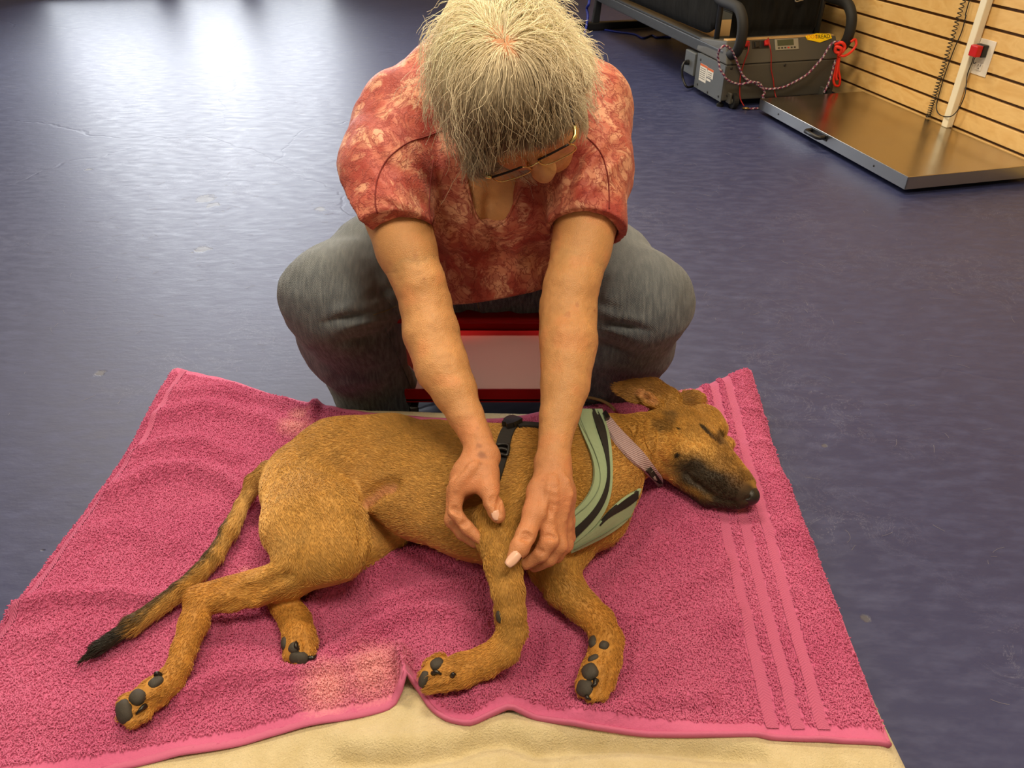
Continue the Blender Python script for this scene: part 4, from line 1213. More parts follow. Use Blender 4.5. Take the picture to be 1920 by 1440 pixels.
MAT_DOG = vcol_mat('dog_coat', .62, (420, .35, .0012), .3)
dog = big_mesh('dog', DV, DQ, MAT_DOG, None, DC)
tag(dog, 'tan short-haired puppy with black muzzle, asleep on its side on pink towel', 'dog')
# short coat
MAT_FUR = vcol_mat('dog_fur', .5, None, .35)
vis = np.clip(DN[:, 2] * 1.2 + .45, 0.02, 1)
noF = np.ones(len(DV))
PADS = [((284, 1283), (300, 1272), .008, .006), ((252, 1312), (262, 1300), .011, .008), ((229, 1320), (233, 1350), .011, .008),
        ((532, 1198), (532, 1214), .0075, .006), ((545, 1212), (556, 1216), .008, .006), ((548, 1232), (572, 1238), .010, .007),
        ((794, 1262), (791, 1284), .0075, .006), ((812, 1247), (826, 1240), .0085, .006), ((846, 1225), (860, 1222), .006, .004), ((934, 1148), (936, 1166), .0055, .005), ((913, 1200), (917, 1196), .0045, .004),
        ((1110, 1196), (1111, 1210), .0075, .007), ((1128, 1208), (1137, 1211), .0075, .007), ((1105, 1237), (1119, 1230), .0055, .005), ((1098, 1262), (1112, 1254), .012, .008), ((1086, 1286), (1104, 1292), .012, .008)]
for pa, pb, w, th in PADS: noF[dist_on(DV, [pa, pb]) < w + .0015] = 0
for (x, y, hh, r) in [(1400, 928, .14, .026)]: noF[np.linalg.norm(DV - P(x, y, hh), axis=1) < r] = 0
RP, RQ = scatter(DV, DQ, vis * noF, 95000)
RNn = DF.grad(RP); FLW = DF.flow(RP)
FLW -= RNn * (FLW * RNn).sum(1)[:, None]; FLW /= np.linalg.norm(FLW, axis=1)[:, None] + 1e-9
jit = rng.normal(0, .22, RP.shape); 
swirl = (np.stack([vnoise(RP, 28, 20), vnoise(RP, 28, 21), vnoise(RP, 28, 22)], -1) - .5) * .7
dirv = FLW + jit + swirl; dirv -= RNn * (dirv * RNn).sum(1)[:, None]; dirv /= np.linalg.norm(dirv, axis=1)[:, None] + 1e-9
tailw = 1 - sstep(.03, .05, dist_px(RP, [(476, 908), (432, 998), (344, 1108), (160, 1236)], .126))
breech = 1 - sstep(.02, .05, dist_px(RP, [(480, 930), (487, 985), (510, 1012)], .18))
headw = 1 - sstep(.05, .09, dist_px(RP, [(1390, 920), (1270, 820)], .16))
legw = 1 - sstep(.03, .05, np.minimum(np.minimum(dist_px(RP, [(545, 1082), (372, 1130), (345, 1218), (240, 1335)], .14), dist_px(RP, [(940, 1030), (959, 1150), (945, 1222), (820, 1268)], .18)), np.minimum(dist_px(RP, [(1058, 1103), (1124, 1170), (1138, 1200), (1112, 1290)], .13), dist_px(RP, [(510, 1108), (560, 1230)], .124))))
LEN = (.0062 + .0028 * rng.random(len(RP))) * (1 + .9 * tailw + .5 * breech - .45 * headw - .35 * legw)
pts = np.stack([RP - RNn * .0006, RP + dirv * (LEN * .5)[:, None] + RNn * (.0008 + .0005 * rng.random(len(RP)))[:, None],
                RP + dirv * LEN[:, None] + RNn * (.0011 + .0010 * rng.random(len(RP)))[:, None]], 1)
fc = np.clip(coat(RP) * (.82 + .5 * rng.random((len(RP), 1))), .004, 1)
hair_obj('fur', pts, [.00042, .00034, .00008], MAT_FUR, dog, fc)

# ---- nose, pads and claws
MAT_NOSE = plain('dog_nose_leather', srgb(30, 27, 25), .32, bump=(1400, .5, .0006))
MAT_PAD = plain('paw_pad_leather', srgb(58, 52, 46), .65, bump=(1500, .6, .0008))
MAT_CLAW = plain('claw_horn', srgb(26, 22, 20), .3)
dog_bvh2 = bvh_of(DV, DQ)
def lump(name, pa, pb, w, th, m, sink=.35, pinch=0.0):
    """a rounded leathery cushion lying on the skin between two spots"""
    a, na = cast(dog_bvh2, *pa); b, nb = cast(dog_bvh2, *pb)
    if a is None and b is None: return None
    if a is None: a, na = b.copy(), nb
    if b is None: b, nb = a.copy(), na
    n = na + nb; n /= np.linalg.norm(n); c = (a + b) / 2; e1 = b - a; L = np.linalg.norm(e1) / 2 + w * .5
    e1 = e1 - n * (e1 @ n); e1 /= np.linalg.norm(e1) + 1e-9; e2 = np.cross(n, e1)
    V, F = [], []; nu, nv = 14, 9
    for j in range(nv):
        ph = math.pi * (j / (nv - 1) - .5)
        for i in range(nu):
            t = 2 * math.pi * i / nu
            x, y, z = math.cos(ph) * math.cos(t), math.cos(ph) * math.sin(t), math.sin(ph)
            sg = lambda q, p: math.copysign(abs(q) ** p, q)
            V.append(c + e1 * (L * sg(x, .8)) + e2 * (w * sg(y, .8) * (1 - pinch * x)) + n * (th * z - th * sink))
    for j in range(nv - 1):
        for i in range(nu):
            F.append((j * nu + i, j * nu + (i + 1) % nu, (j + 1) * nu + (i + 1) % nu, (j + 1) * nu + i))
    return mesh_obj(name, V, F, m, dog, True)
for pa, pb, w, th in PADS:
    lump('paw_pad', pa, pb, w, th, MAT_PAD)
for pa, pb in [((272, 1324), (256, 1337)), ((300, 1266), (290, 1270)), ((556, 1206), (562, 1218)), ((580, 1234), (590, 1228)), ((812, 1262), (828, 1264)), ((790, 1292), (799, 1298)), ((848, 1267), (856, 1265)), ((1118, 1276), (1110, 1288)), ((1100, 1306), (1108, 1310))]:
    a, na = cast(dog_bvh2, *pa, .002); b, nb = cast(dog_bvh2, *pb, .003)
    if a is None or b is None:
        if a is None: continue
        b = a + np.array([.006, -.006, -.006])
    mid = (a + b) / 2 + na * .003
    tube_obj('claw', catmull([a - na * .003, mid, b - na * .001], 4), np.linspace(.0042, .0012, 9), MAT_CLAW, dog, 8)
# nose leather with nostrils
NFd = Field(P(1399, 927, .138) - .05, P(1399, 927, .138) + .05, .0013)
c0, n0 = cast(dog_bvh2, 1397, 920); c1, n1_ = cast(dog_bvh2, 1409, 932)
NFd.ell(P(1400, 927, .138), (.0205, .020, .0185), k=0)
NFd.ell(P(1408, 931, .140), (.013, .012, .012), k=.008)
NFd.half(P(1386, 916, .140), np.array([-.75, .62, .0]), 'sub', .006)
for px in [((1391, 928), (1398, 937), (1403, 937))]:
    pp = []
    for x, y in px:
        q = P(x, y, .150)
        for _ in range(8): q = q - NFd.grad(q[None])[0] * float(NFd.sample(q[None])[0])
        pp.append((q, .0034))
    NFd.chain(pp, .003, op='sub')
nv_, nq_ = NFd.mesh()
big_mesh('nose', nv_, nq_, MAT_NOSE, dog)['label'] = 'black leathery nose'
if 0:
    for q in [(860,905),(853,962),(878,992),(902,1012),(934,968),(926,945),(915,918),(925,890),(902,858),(1035,868),(1000,935),(998,975),(982,1012),(964,1043),(1030,995),(1040,1022),(1012,1047),(987,1060),(1055,985),(1066,1020)]:
        c_, _ = cast(dog_bvh2, *q); print('SURF', q, None if c_ is None else round(float(c_[2]),3))

# ================================================================== RED ROLLING STOOL
def PZ(x, y, z): return ray(x, y) * z + np.array([0, 0, CAM_H])
MAT_RED = NT('glossy_red_enamel'); MAT_RED.color(srgb(160, 22, 26)); MAT_RED.set(Roughness=.34); MAT_RED.b.inputs['Specular IOR Level'].default_value = .22
MAT_RED.bump(MAT_RED.noise(MAT_RED.geo((1, 1, 1)), 9, 3), .12, .004); MAT_RED = MAT_RED.m
MAT_VINYL = plain('black_vinyl', srgb(30, 28, 28), .5)
stx, sty = -.056, 1.50
stool = empty('rolling_stool', (stx, sty, 0), 'low red metal rolling stool with a tray base under the seated person', 'stool')
def sbox(name, x0, x1, y0, y1, z0, z1, m, parent, bev=.003, seg=2):
    bm = bmesh.new()
    hexa(bm, [(x0, y0, z0), (x1, y0, z0), (x1, y1, z0), (x0, y1, z0), (x0, y0, z1), (x1, y0, z1), (x1, y1, z1), (x0, y1, z1)], bev, seg)
    return bm_obj(name, bm, m, parent)
def ring_mesh(name, poly, z0, z1, th, m, parent):
    """upright rim around a polygon"""
    poly = [np.array(p, float) for p in poly]; c = sum(poly) / len(poly); n = len(poly)
    V, F = [], []
    for p in poly:
        q = c + (p - c) * (1 - th / np.linalg.norm(p - c) * 1.3)
        V += [(p[0], p[1], z0), (p[0], p[1], z1), (q[0], q[1], z1), (q[0], q[1], z0)]
    for i in range(n):
        j = (i + 1) % n
        for k in range(4):
            l = (k + 1) % 4
            F.append((4 * i + k, 4 * j + k, 4 * j + l, 4 * i + l))
    return mesh_obj(name, V, F, m, parent)
hw, hd, ch = .185, .150, .055
octo = [(stx + a * hw, sty + b * hd) for a, b in ((-1 + ch / hw, -1), (1 - ch / hw, -1), (1, -1 + ch / hd), (1, 1 - ch / hd), (1 - ch / hw, 1), (-1 + ch / hw, 1), (-1, 1 - ch / hd), (-1, -1 + ch / hd))]
octo[0] = (stx - hw, sty - hd); octo[1] = (stx + hw, sty - hd); octo[2] = (stx + hw, sty - hd + .02); octo[7] = (stx - hw, sty - hd + .02)
V = [(x, y, .062) for x, y in octo] + [(x, y, .066) for x, y in octo]
tray = mesh_obj('tray', V, [tuple(range(7, -1, -1)), tuple(range(8, 16))] + [(i, (i + 1) % 8, 8 + (i + 1) % 8, 8 + i) for i in range(8)], MAT_RED, stool)
ring_mesh('tray_rim', octo, .058, .092, .004, MAT_RED, tray)
# seat pan on two folded side panels
sbox('seat', stx - .207, stx + .207, sty - .205, sty + .15, .287, .300, MAT_RED, stool, .006, 3)
sbox('cushion', stx - .165, stx + .165, sty - .10, sty + .14, .300, .325, MAT_VINYL, stool, .012, 3)
for sg in (-1, 1):
    bm = bmesh.new()
    xo = stx + sg * .176; xi = stx + sg * .172; xo2 = stx + sg * .205; xi2 = stx + sg * .201
    hexa(bm, [(xo, sty - .14, .066), (xi, sty - .14, .066), (xi, sty + .12, .066), (xo, sty + .12, .066),
              (xo2, sty - .19, .288), (xi2, sty - .19, .288), (xi2, sty + .13, .288), (xo2, sty + .13, .288)])
    bm_obj('side_panel', bm, MAT_RED, stool)
MAT_CHROME = plain('zinc_plate', srgb(150, 150, 150), .3, 1.0)
for (a, b) in ((-1, -1), (1, -1), (1, 1), (-1, 1)):
    cx, cy = stx + a * (hw - .02), sty + b * (hd - .025)
    wh = lathe_obj('caster', (cx, cy, .021), (1, .3, 0), [(-.010, .017), (-.008, .021), (.008, .021), (.010, .017)], MAT_BLACKPL, stool, 18)
    sbox('fork', cx - .013, cx + .013, cy - .008, cy + .008, .032, .060, MAT_BLACKPL, wh, .002, 1)

# ================================================================== PERSON
XL, VU, TC = np.array([1., 0, 0]), np.array([0, .24, .97]), np.array([0, -.97, .24])
VU = VU / np.linalg.norm(VU); TC = TC / np.linalg.norm(TC)
_roll = math.radians(16); _pit = math.radians(26); _tilt = math.radians(18)
fimg = math.sin(_roll) * XL - math.cos(_roll) * VU
HFWD = math.cos(_pit) * fimg + math.sin(_pit) * TC          # where the face looks
HUP = math.cos(_pit) * TC - math.sin(_pit) * fimg           # crown
HRT = np.cross(HUP, HFWD)                                    # towards her left ear
if HRT[0] < 0: HRT = -HRT
HRT, HUP = math.cos(_tilt) * HRT + math.sin(_tilt) * HUP, math.cos(_tilt) * HUP - math.sin(_tilt) * HRT   # ear leaning to her right shoulder
HC = PZ(966, 174, 1.06)
AX = np.array([HRT, HFWD, HUP])
def HP(r, f, u): return HC + HRT * r + HFWD * f + HUP * u
def head_field(h):
    F = Field(HC - .21, HC + .21, h)
    E = lambda c, r, k=.02, op='add': F.ell(HP(*c), r, AX, k, op)
    E((0, -.018, .030), (.0745, .094, .082), 0)
    E((0, .022, -.030), (.064, .064, .085), .03)
    E((0, .040, -.070), (.046, .048, .045), .03)
    E((0, .070, -.104), (.022, .018, .018), .025)                 # chin
    for s in (-1, 1):
        E((s * .036, .066, -.034), (.024, .018, .026), .025)      # cheek
        E((s * .030, .080, .020), (.026, .012, .009), .018)       # brow
        E((s * .032, .094, .000), (.014, .010, .010), .012, 'sub')
        E((s * .031, .079, -.001), (.0135, .0125, .0115), .006)   # closed-looking lid
        F.cone(HP(s * .020, .091, -.003), HP(s * .042, .086, -.004), .0012, .0012, .004, op='sub')
        E((s * .010, .103, -.036), (.008, .009, .007), .008)      # nostril wing
        E((s * .007, .108, -.044), (.003, .004, .003), .003, 'sub')
        F.cone(HP(s * .016, .098, -.044), HP(s * .030, .080, -.066), .002, .0015, .010, op='sub')
        E((s * .077, -.012, -.012), (.007, .019, .031), .008)     # ear
        E((s * .084, -.010, -.010), (.006, .011, .018), .006, 'sub')
    F.cone(HP(0, .088, .006), HP(0, .112, -.032), .009, .0125, .014)
    E((0, .086, -.066), (.022, .012, .006), .010); E((0, .083, -.076), (.020, .012, .006), .010)
    F.cone(HP(-.021, .092, -.071), HP(.021, .092, -.071), .0012, .0012, .004, op='sub')
    F.chain([(HP(0, -.030, -.050), .058), (HP(0, -.045, -.12), .060), (PZ(955, 118, 1.27), .068)], .03)
    F.displace(lambda p: (vnoise(p, 60, 2) - .5) * .0016)
    return F
NECKB = PZ(955, 125, 1.285)
SHR, SHL = PZ(768, 212, 1.29), PZ(1098, 206, 1.285)
CHEST = PZ(930, 290, 1.33); BELLY = PZ(930, 440, 1.46)
PELV = np.array([-.035, 1.545, .43])
RA = [((760, 215), .685, .058), ((745, 320), .622, .052), ((745, 406), .575, .0485), ((761, 465), .54, .0445), ((786, 530), .500, .0395), ((798, 572), .470, .0395), ((808, 623), .440, .0430), ((829, 690), .405, .0395), ((853, 735), .383, .0325), ((872, 777), .362, .0265), ((896, 826), .340, .0212), ((903, 856), .328, .0215)]
LA = [((1102, 205), .695, .058), ((1104, 320), .627, .052), ((1100, 406), .575, .0485), ((1090, 465), .54, .0435), ((1071, 538), .500, .0415), ((1065, 576), .475, .0425), ((1066, 636), .445, .0440), ((1059, 722), .400, .0355), ((1048, 777), .375, .0285), ((1039, 842), .345, .0222), ((1036, 870), .333, .0212)]
def limb(spec): return [(P(x, y, h), r) for (x, y), h, r in spec]
def pts_h(spec): return [(P(x, y, h), r) for x, y, h, r in spec]
def torso_field(h):
    F = Field((-.62, .98, 0.0), (.55, 1.78, .92), h)
    C = F.chain
    C([(NECKB, .070), (CHEST, .118, .95), (BELLY + np.array([0, .05, .0]), .110), (PELV, .115)], .05)
    C([(SHR, .060), (PZ(860, 158, 1.31), .066), (PZ(1010, 158, 1.31), .066), (SHL, .060)], .04)
    F.ell(PZ(875, 392, 1.30), (.070, .062, .062), k=.018); F.ell(PZ(985, 392, 1.30), (.070, .062, .062), k=.018)
    gp = [PZ(921, 330, 1.22), PZ(918, 380, 1.235), PZ(916, 430, 1.25)]
    for _ in range(6): gp = [q - F.grad(q[None])[0] * float(F.sample(q[None])[0]) for q in gp]
    C([(q, .005) for q in gp], .012, op='sub')
    C([(p, r * .98) for p, r in limb(RA)][:5], .02); C([(p, r * .98) for p, r in limb(LA)][:5], .02)
    # legs and feet, clothed
    for hx, kn, an in (((-.125, 1.53, .40), PZ(622, 540, 1.36), PZ(708, 735, 1.72)), ((.055, 1.53, .40), PZ(1200, 555, 1.36), PZ(1125, 735, 1.72))):
        C([(np.array(hx), .085), (kn, .065), (an + np.array([0, 0, .02]), .045)], .02)
        foot = an.copy(); foot[2] = .045
        C([(foot, .035), (foot + np.array([-.02 if hx[0] < 0 else .02, -.055, -.012]), .028)], .02)
    return F
def arms_field(h):
    F = Field((-.27, .70, .185), (.20, 1.32, .645), h)
    C = F.chain
    ra, la = limb(RA), limb(LA)
    C(ra[1:], .006); C(la[1:], .006)
    # right hand (left in the photograph): gripping from the far side of the leg, thumb on top
    wr = ra[-1][0]
    C([(wr, .0225, .75), (P(884, 885, .322), .0215, .75), (P(862, 912, .312), .0135)], .012, nrm=(-.3, -.45, .85))
    C([(wr, .0215, .8), (P(876, 890, .312), .0200), (P(856, 922, .292), .0130)], .012)
    C([(wr, .020), (P(872, 896, .298), .0180), (P(858, 930, .270), .0120)], .012)
    C([(wr, .019), (P(880, 900, .292), .0170), (P(866, 932, .258), .0110)], .012)
    C([(P(857, 910, .313), .0125), (P(853, 960, .285), .0108), (P(874, 989, .268), .0092), (P(903, 1015, .252), .0072)], .004)
    C([(P(852, 920, .290), .0120), (P(847, 974, .262), .0105), (P(866, 1000, .245), .0090), (P(890, 1018, .234), .0072)], .004)
    C([(P(857, 928, .268), .0115), (P(852, 978, .240), .0100), (P(870, 1000, .225), .0086), (P(890, 1014, .216), .0070)], .004)
    C([(P(866, 932, .258), .0105), (P(862, 968, .226), .0092), (P(874, 988, .214), .0080), (P(890, 1000, .206), .0066)], .004)
    C([(wr, .018), (P(912, 886, .322), .0170), (P(917, 916, .314), .0140), (P(926, 942, .305), .0125), (P(932, 960, .299), .0112), (P(935, 970, .295), .0088)], .006)
    C([(P(915, 905, .314), .011), (P(878, 910, .312), .010)], .014)
    # left hand
    wl = la[-1][0]
    C([(wl, .0225, .75), (P(1030, 915, .320), .0215, .75), (P(1024, 972, .288), .0165)], .012, nrm=(-.1, -.5, .85))
    C([(wl, .0215, .75), (P(1040, 918, .318), .0210, .75), (P(1042, 980, .282), .0155)], .012, nrm=(-.1, -.5, .85))
    C([(wl, .020), (P(1049, 922, .308), .0180), (P(1056, 980, .268), .0140)], .012)
    C([(wl, .019), (P(1054, 925, .298), .0165), (P(1063, 975, .255), .0125)], .012)
    C([(P(1026, 974, .290), .0135), (P(1030, 1012, .275), .0125), (P(1014, 1040, .258), .0105), (P(986, 1058, .244), .0078)], .004)
    C([(P(1044, 982, .280), .0130), (P(1049, 1022, .258), .0120), (P(1030, 1048, .240), .0100), (P(1002, 1062, .226), .0078)], .004)
    C([(P(1057, 982, .266), .0125), (P(1060, 1020, .240), .0112), (P(1044, 1042, .224), .0095), (P(1020, 1054, .212), .0075)], .004)
    C([(P(1064, 978, .254), .0115), (P(1066, 1008, .228), .0100), (P(1054, 1028, .214), .0085), (P(1036, 1040, .204), .0070)], .004)
    C([(wl, .018), (P(1012, 920, .316), .0175), (P(1001, 962, .304), .0150), (P(986, 1002, .292), .0128), (P(974, 1026, .285), .0120), (P(963, 1043, .279), .0088)], .006)
    C([(P(1002, 960, .302), .011), (P(1024, 976, .288), .011)], .012)
    # creases on the knuckles, wrist and inside of the elbow; tendons on the backs of the hands
    def groove(px, r, k, sink=.5):
        pp = catmull([P(x, y, hh) for x, y, hh in px], 4)
        for _ in range(6): pp = pp - F.grad(pp) * F.sample(pp)[:, None]
        F.chain([(q + F.grad(q[None])[0] * r * sink, r) for q in pp], k, op='sub')
    for px in ([(916, 936, .32), (926, 932, .32), (936, 934, .31)], [(917, 941, .32), (927, 938, .32), (936, 940, .31)], [(978, 998, .31), (990, 1000, .31), (998, 1008, .30)], [(976, 1003, .31), (988, 1006, .31), (995, 1012, .30)],
               [(846, 956, .30), (856, 956, .30), (862, 962, .29)], [(868, 984, .28), (876, 980, .28)], [(1018, 1008, .29), (1030, 1004, .29), (1038, 1012, .28)], [(1008, 1032, .27), (1018, 1034, .27)],
               
               [(935, 974, .31), (929, 976, .31)]):
        groove(px, .0016, .005, .3)
    for a, b in (((894, 866, .345), (864, 905, .330)), ((888, 870, .34), (858, 915, .312)), ((1030, 890, .345), (1026, 965, .312)), ((1042, 890, .345), (1042, 972, .305)), ((1052, 892, .335), (1055, 972, .290))):
        qa, qb = P(*a), P(*b)
        pp = np.linspace(qa, qb, 6)
        for _ in range(6): pp = pp - F.grad(pp) * F.sample(pp)[:, None]
        F.chain([(q - F.grad(q[None])[0] * .0014, .0026) for q in pp], .006, rec=False)
    F.displace(lambda p: (vnoise(p, 34, 5) - .5) * .0030 + (vnoise(p, 120, 6) - .5) * .0010)
    return F
HF = head_field(.0024); HV, HQ = HF.mesh()
TF = torso_field(.0055); TV, TQ = TF.mesh()
AF = arms_field(.0019); AV, AQ = AF.mesh()
def skin_col(V, head=False):
    n1 = vnoise(V, 40, 1) - .5; n2 = vnoise(V, 190, 2) - .5
    c = np.tile(np.array(srgb(206, 152, 100)), (len(V), 1))
    def lay(w, col):
        nonlocal c
        w = np.clip(w, 0, 1)[:, None]; c = c * (1 - w) + np.array(srgb(*col)) * w
    lay(.5 * sstep(.1, .4, n1), (212, 142, 94))
    if head:
        q = (V - HC) @ AX.T
        lay(sstep(.03, .07, q[:, 2]) * .8, (216, 158, 122))
        lay((1 - sstep(.006, .016, np.linalg.norm(q - np.array([0, .090, -.071]), axis=1))) * .7, (176, 84, 72))
    else:
        hands = 1 - sstep(.05, .16, np.minimum(np.linalg.norm(V - P(885, 930, .28), axis=1), np.linalg.norm(V - P(1030, 990, .28), axis=1)))
        lay(hands * .55, (204, 126, 92))
        for x, y, hh, r, a in [(904, 854, .345, .0055, .6), (898, 835, .352, .0038, .45), (888, 868, .34, .0028, .5), (884, 862, .34, .002, .4), (900, 870, .34, .003, .35), (1055, 905, .33, .0035, .4), (1000, 800, .38, .002, .3), (1018, 588, .50, .0016, .5)]:
            lay((1 - sstep(r * .5, r * 1.6, np.linalg.norm(V - P(x, y, hh), axis=1) + n2 * .003)) * a, (128, 76, 58))
        fine = vnoise(V, 75, 9)
        lay(sstep(.86, .93, fine) * .35, (160, 98, 66))
    return np.clip(c * (1 + .16 * n1 + .12 * n2)[:, None], .004, 1)
MAT_SKIN = NT('skin'); MAT_SKIN.color(MAT_SKIN.attr('Col')); MAT_SKIN.set(Roughness=.48)
MAT_SKIN.b.inputs['Subsurface Weight'].default_value = .15; MAT_SKIN.b.inputs['Subsurface Radius'].default_value = (.012, .005, .003)
MAT_SKIN.b.inputs['Subsurface Scale'].default_value = .5
_vo = MAT_SKIN.n('ShaderNodeTexVoronoi', Scale=650.0); MAT_SKIN.l(MAT_SKIN.geo((1, 1, 1)), _vo.inputs['Vector'])
MAT_SKIN.bump(MAT_SKIN.math('ADD', _vo.outputs['Distance'], MAT_SKIN.noise(MAT_SKIN.geo(), 240, 3, .6)), .42, .0013)
MAT_SKIN = MAT_SKIN.m
off1, off2 = len(HV), len(HV) + len(TV)
PV = np.vstack([HV, TV, AV]); PQ = np.vstack([HQ, TQ + off1, AQ + off2])
PC = np.vstack([skin_col(HV, True), skin_col(TV), skin_col(AV)])
person = big_mesh('person', PV, PQ, MAT_SKIN, None, PC)
tag(person, 'grey-haired person in red patterned top and jeans, bent over the dog', 'person')
arm_bvh = bvh_of(AV, AQ)
# finger nails
MAT_NAIL = plain('nail', srgb(228, 182, 160), .28)
def nail(pa, pb, w):
    a, na = cast(arm_bvh, *pa); b, nb = cast(arm_bvh, *pb)
    if a is None or b is None: return
    n = na + nb; n /= np.linalg.norm(n); e1 = b - a; L = np.linalg.norm(e1); e1 = e1 / L; e1 = e1 - n * (e1 @ n); e1 /= np.linalg.norm(e1); e2 = np.cross(n, e1)
    V, F = [], []; nu, nv = 9, 9
    for j in range(nv):
        for i in range(nu):
            u, v = (i / (nu - 1) - .5) * 2, j / (nv - 1)
            ww = w * (1 - .22 * abs(v - .45) ** 2 * 4) * (1 if v < .85 else .92)
            V.append(a + e1 * (L * v + .0016 * (1 - u * u) * (v - .3)) + e2 * (u * ww) + n * (.0014 - .0030 * u * u - .0006 * (v - .5) ** 2 * 4))
    for j in range(nv - 1):
        for i in range(nu - 1): F.append((j * nu + i, j * nu + i + 1, (j + 1) * nu + i + 1, (j + 1) * nu + i))
    o = mesh_obj('fingernail', V, F, MAT_NAIL, person, True)
    so = o.modifiers.new('thick', 'SOLIDIFY'); so.thickness = .0012; so.offset = -1
nail((929, 958), (934, 973), .0062); nail((972, 1037), (963, 1048), .0066)

# ---- clothes
def shirt_field(h, base=None):
    F = Field((-.42, .98, .36), (.34, 1.78, .92), h)
    C = F.chain; g = .012
    C([(NECKB, .074), (CHEST, .118 + g, .95), (BELLY, .135 + g), (PZ(930, 500, 1.46), .122 + g)], .05)
    C([(BELLY, .135 + g), (PELV + np.array([0, .03, .06]), .155)], .05)
    C([(SHR, .070), (PZ(860, 158, 1.31), .080), (PZ(1010, 158, 1.31), .080), (SHL, .070)], .04)
    F.ell(PZ(875, 392, 1.30), (.078, .072, .072), k=.03); F.ell(PZ(985, 392, 1.30), (.078, .072, .072), k=.03)
    # sleeves over the upper arms, flaring a little, open at the hem
    sl = {'R': [(P(756, 215, .685), .070), (P(738, 310, .628), .067), (P(740, 460, .550), .0620)],
          'L': [(P(1106, 205, .695), .068), (P(1106, 310, .632), .063), (P(1101, 460, .548), .0590)]}
    for ln in 'RL':
        C(sl[ln], .03)
    C([(P(730, 255, .655), .060), (P(704, 322, .625), .054), (P(714, 400, .59), .046)], .03)
    for ln, hem, tx in (('R', P(742, 432, .572), -.10), ('L', P(1104, 424, .572), .06)):
        b, c = sl[ln][1][0], sl[ln][2][0]
        if ln == 'R': F.half(P(668, 372, .60), -XL * .78 - VU * .62, 'sub', .0, lo=(-.48, .98, .40), hi=(-.205, 1.5, .66))
        ax = (c - b) / np.linalg.norm(c - b)
        F.half(hem, ax + np.array([-tx, 0, 0]), 'sub', .0, lo=(hem - np.array([.13, .16, .16]) if ln == 'R' else hem - np.array([.062, .16, .16])), hi=(hem + np.array([.058, .13, .10]) if ln == 'R' else hem + np.array([.16, .30, .10])))
    # folds: from the bust to the hem, across the sleeves, and gathers under the arms
    def fold(p):
        d = 0
        for a, b, amp, w in [((835, 260), (845, 520), .006, .010), ((870, 440), (880, 545), .004, .010), ((925, 440), (935, 540), -.004, .008), ((975, 430), (965, 540), .005, .010), ((1020, 330), (1030, 500), .006, .010), ((945, 440), (1000, 520), .004, .008),
                             ((690, 230), (800, 380), .006, .010), ((720, 190), (806, 330), .005, .009), ((680, 300), (770, 400), .004, .009), ((750, 300), (800, 400), -.005, .008), ((1150, 240), (1060, 370), .006, .010), ((1165, 300), (1070, 390), .005, .009), ((1090, 280), (1055, 390), -.005, .008), ((700, 360), (790, 395), .003, .006), ((1080, 350), (1165, 300), .003, .006)]:
            qa = P(*a, .60); qb = P(*b, .55)
            # measured across the sight line so the fold follows the cloth
            r_ = p - np.array([0, 0, CAM_H]); r_ = r_ / np.linalg.norm(r_, axis=1)[:, None]
            va = qa - np.array([0, 0, CAM_H]); va /= np.linalg.norm(va); vb = qb - np.array([0, 0, CAM_H]); vb /= np.linalg.norm(vb)
            ab = vb - va; t = np.clip(((r_ - va) @ ab) / (ab @ ab), 0, 1)
            dd = np.linalg.norm(r_ - va - t[:, None] * ab, axis=1) * 1.2
            d = d + amp * np.exp(-(dd / w) ** 2) * np.sin(np.pi * np.clip(t, .02, .98)) ** .5
        return d + (vnoise(p * np.array([1.4, 1, .7]), 22, 3) - .5) * .008 + (vnoise(p, 60, 4) - .5) * .002
    F.displace(fold)
    # bottom hem
    hb_ = PZ(920, 556, 1.40)
    F.half(hb_, np.array([.18, -.35, -.93]), 'sub', .004, hi=np.array([.4, 1.42, .5]))
    # neck opening: a scoop that runs from the neck down to the bust, cut through the cloth
    F.chain([(PZ(950, 60, 1.25), .080), (PZ(940, 160, 1.20), .070)], .01, op='sub')
    if base is not None:
        nk = [(cast(base, x, y)[0], r) for x, y, r in ((915, 235, .052), (918, 290, .048), (921, 340, .041), (924, 384, .034))]
        nk = [(q, r) for q, r in nk if q is not None]
        F.chain(nk, .004, op='sub')
    # hollow where the arms leave the sleeves
    for spec in (RA, LA):
        pp = limb(spec)[2:5]
        st_ = pp[0][0] * .75 + limb(spec)[1][0] * .25
        F.chain([(st_, .050)] + [(p, r + .006) for p, r in pp], .003, op='sub')
    return F
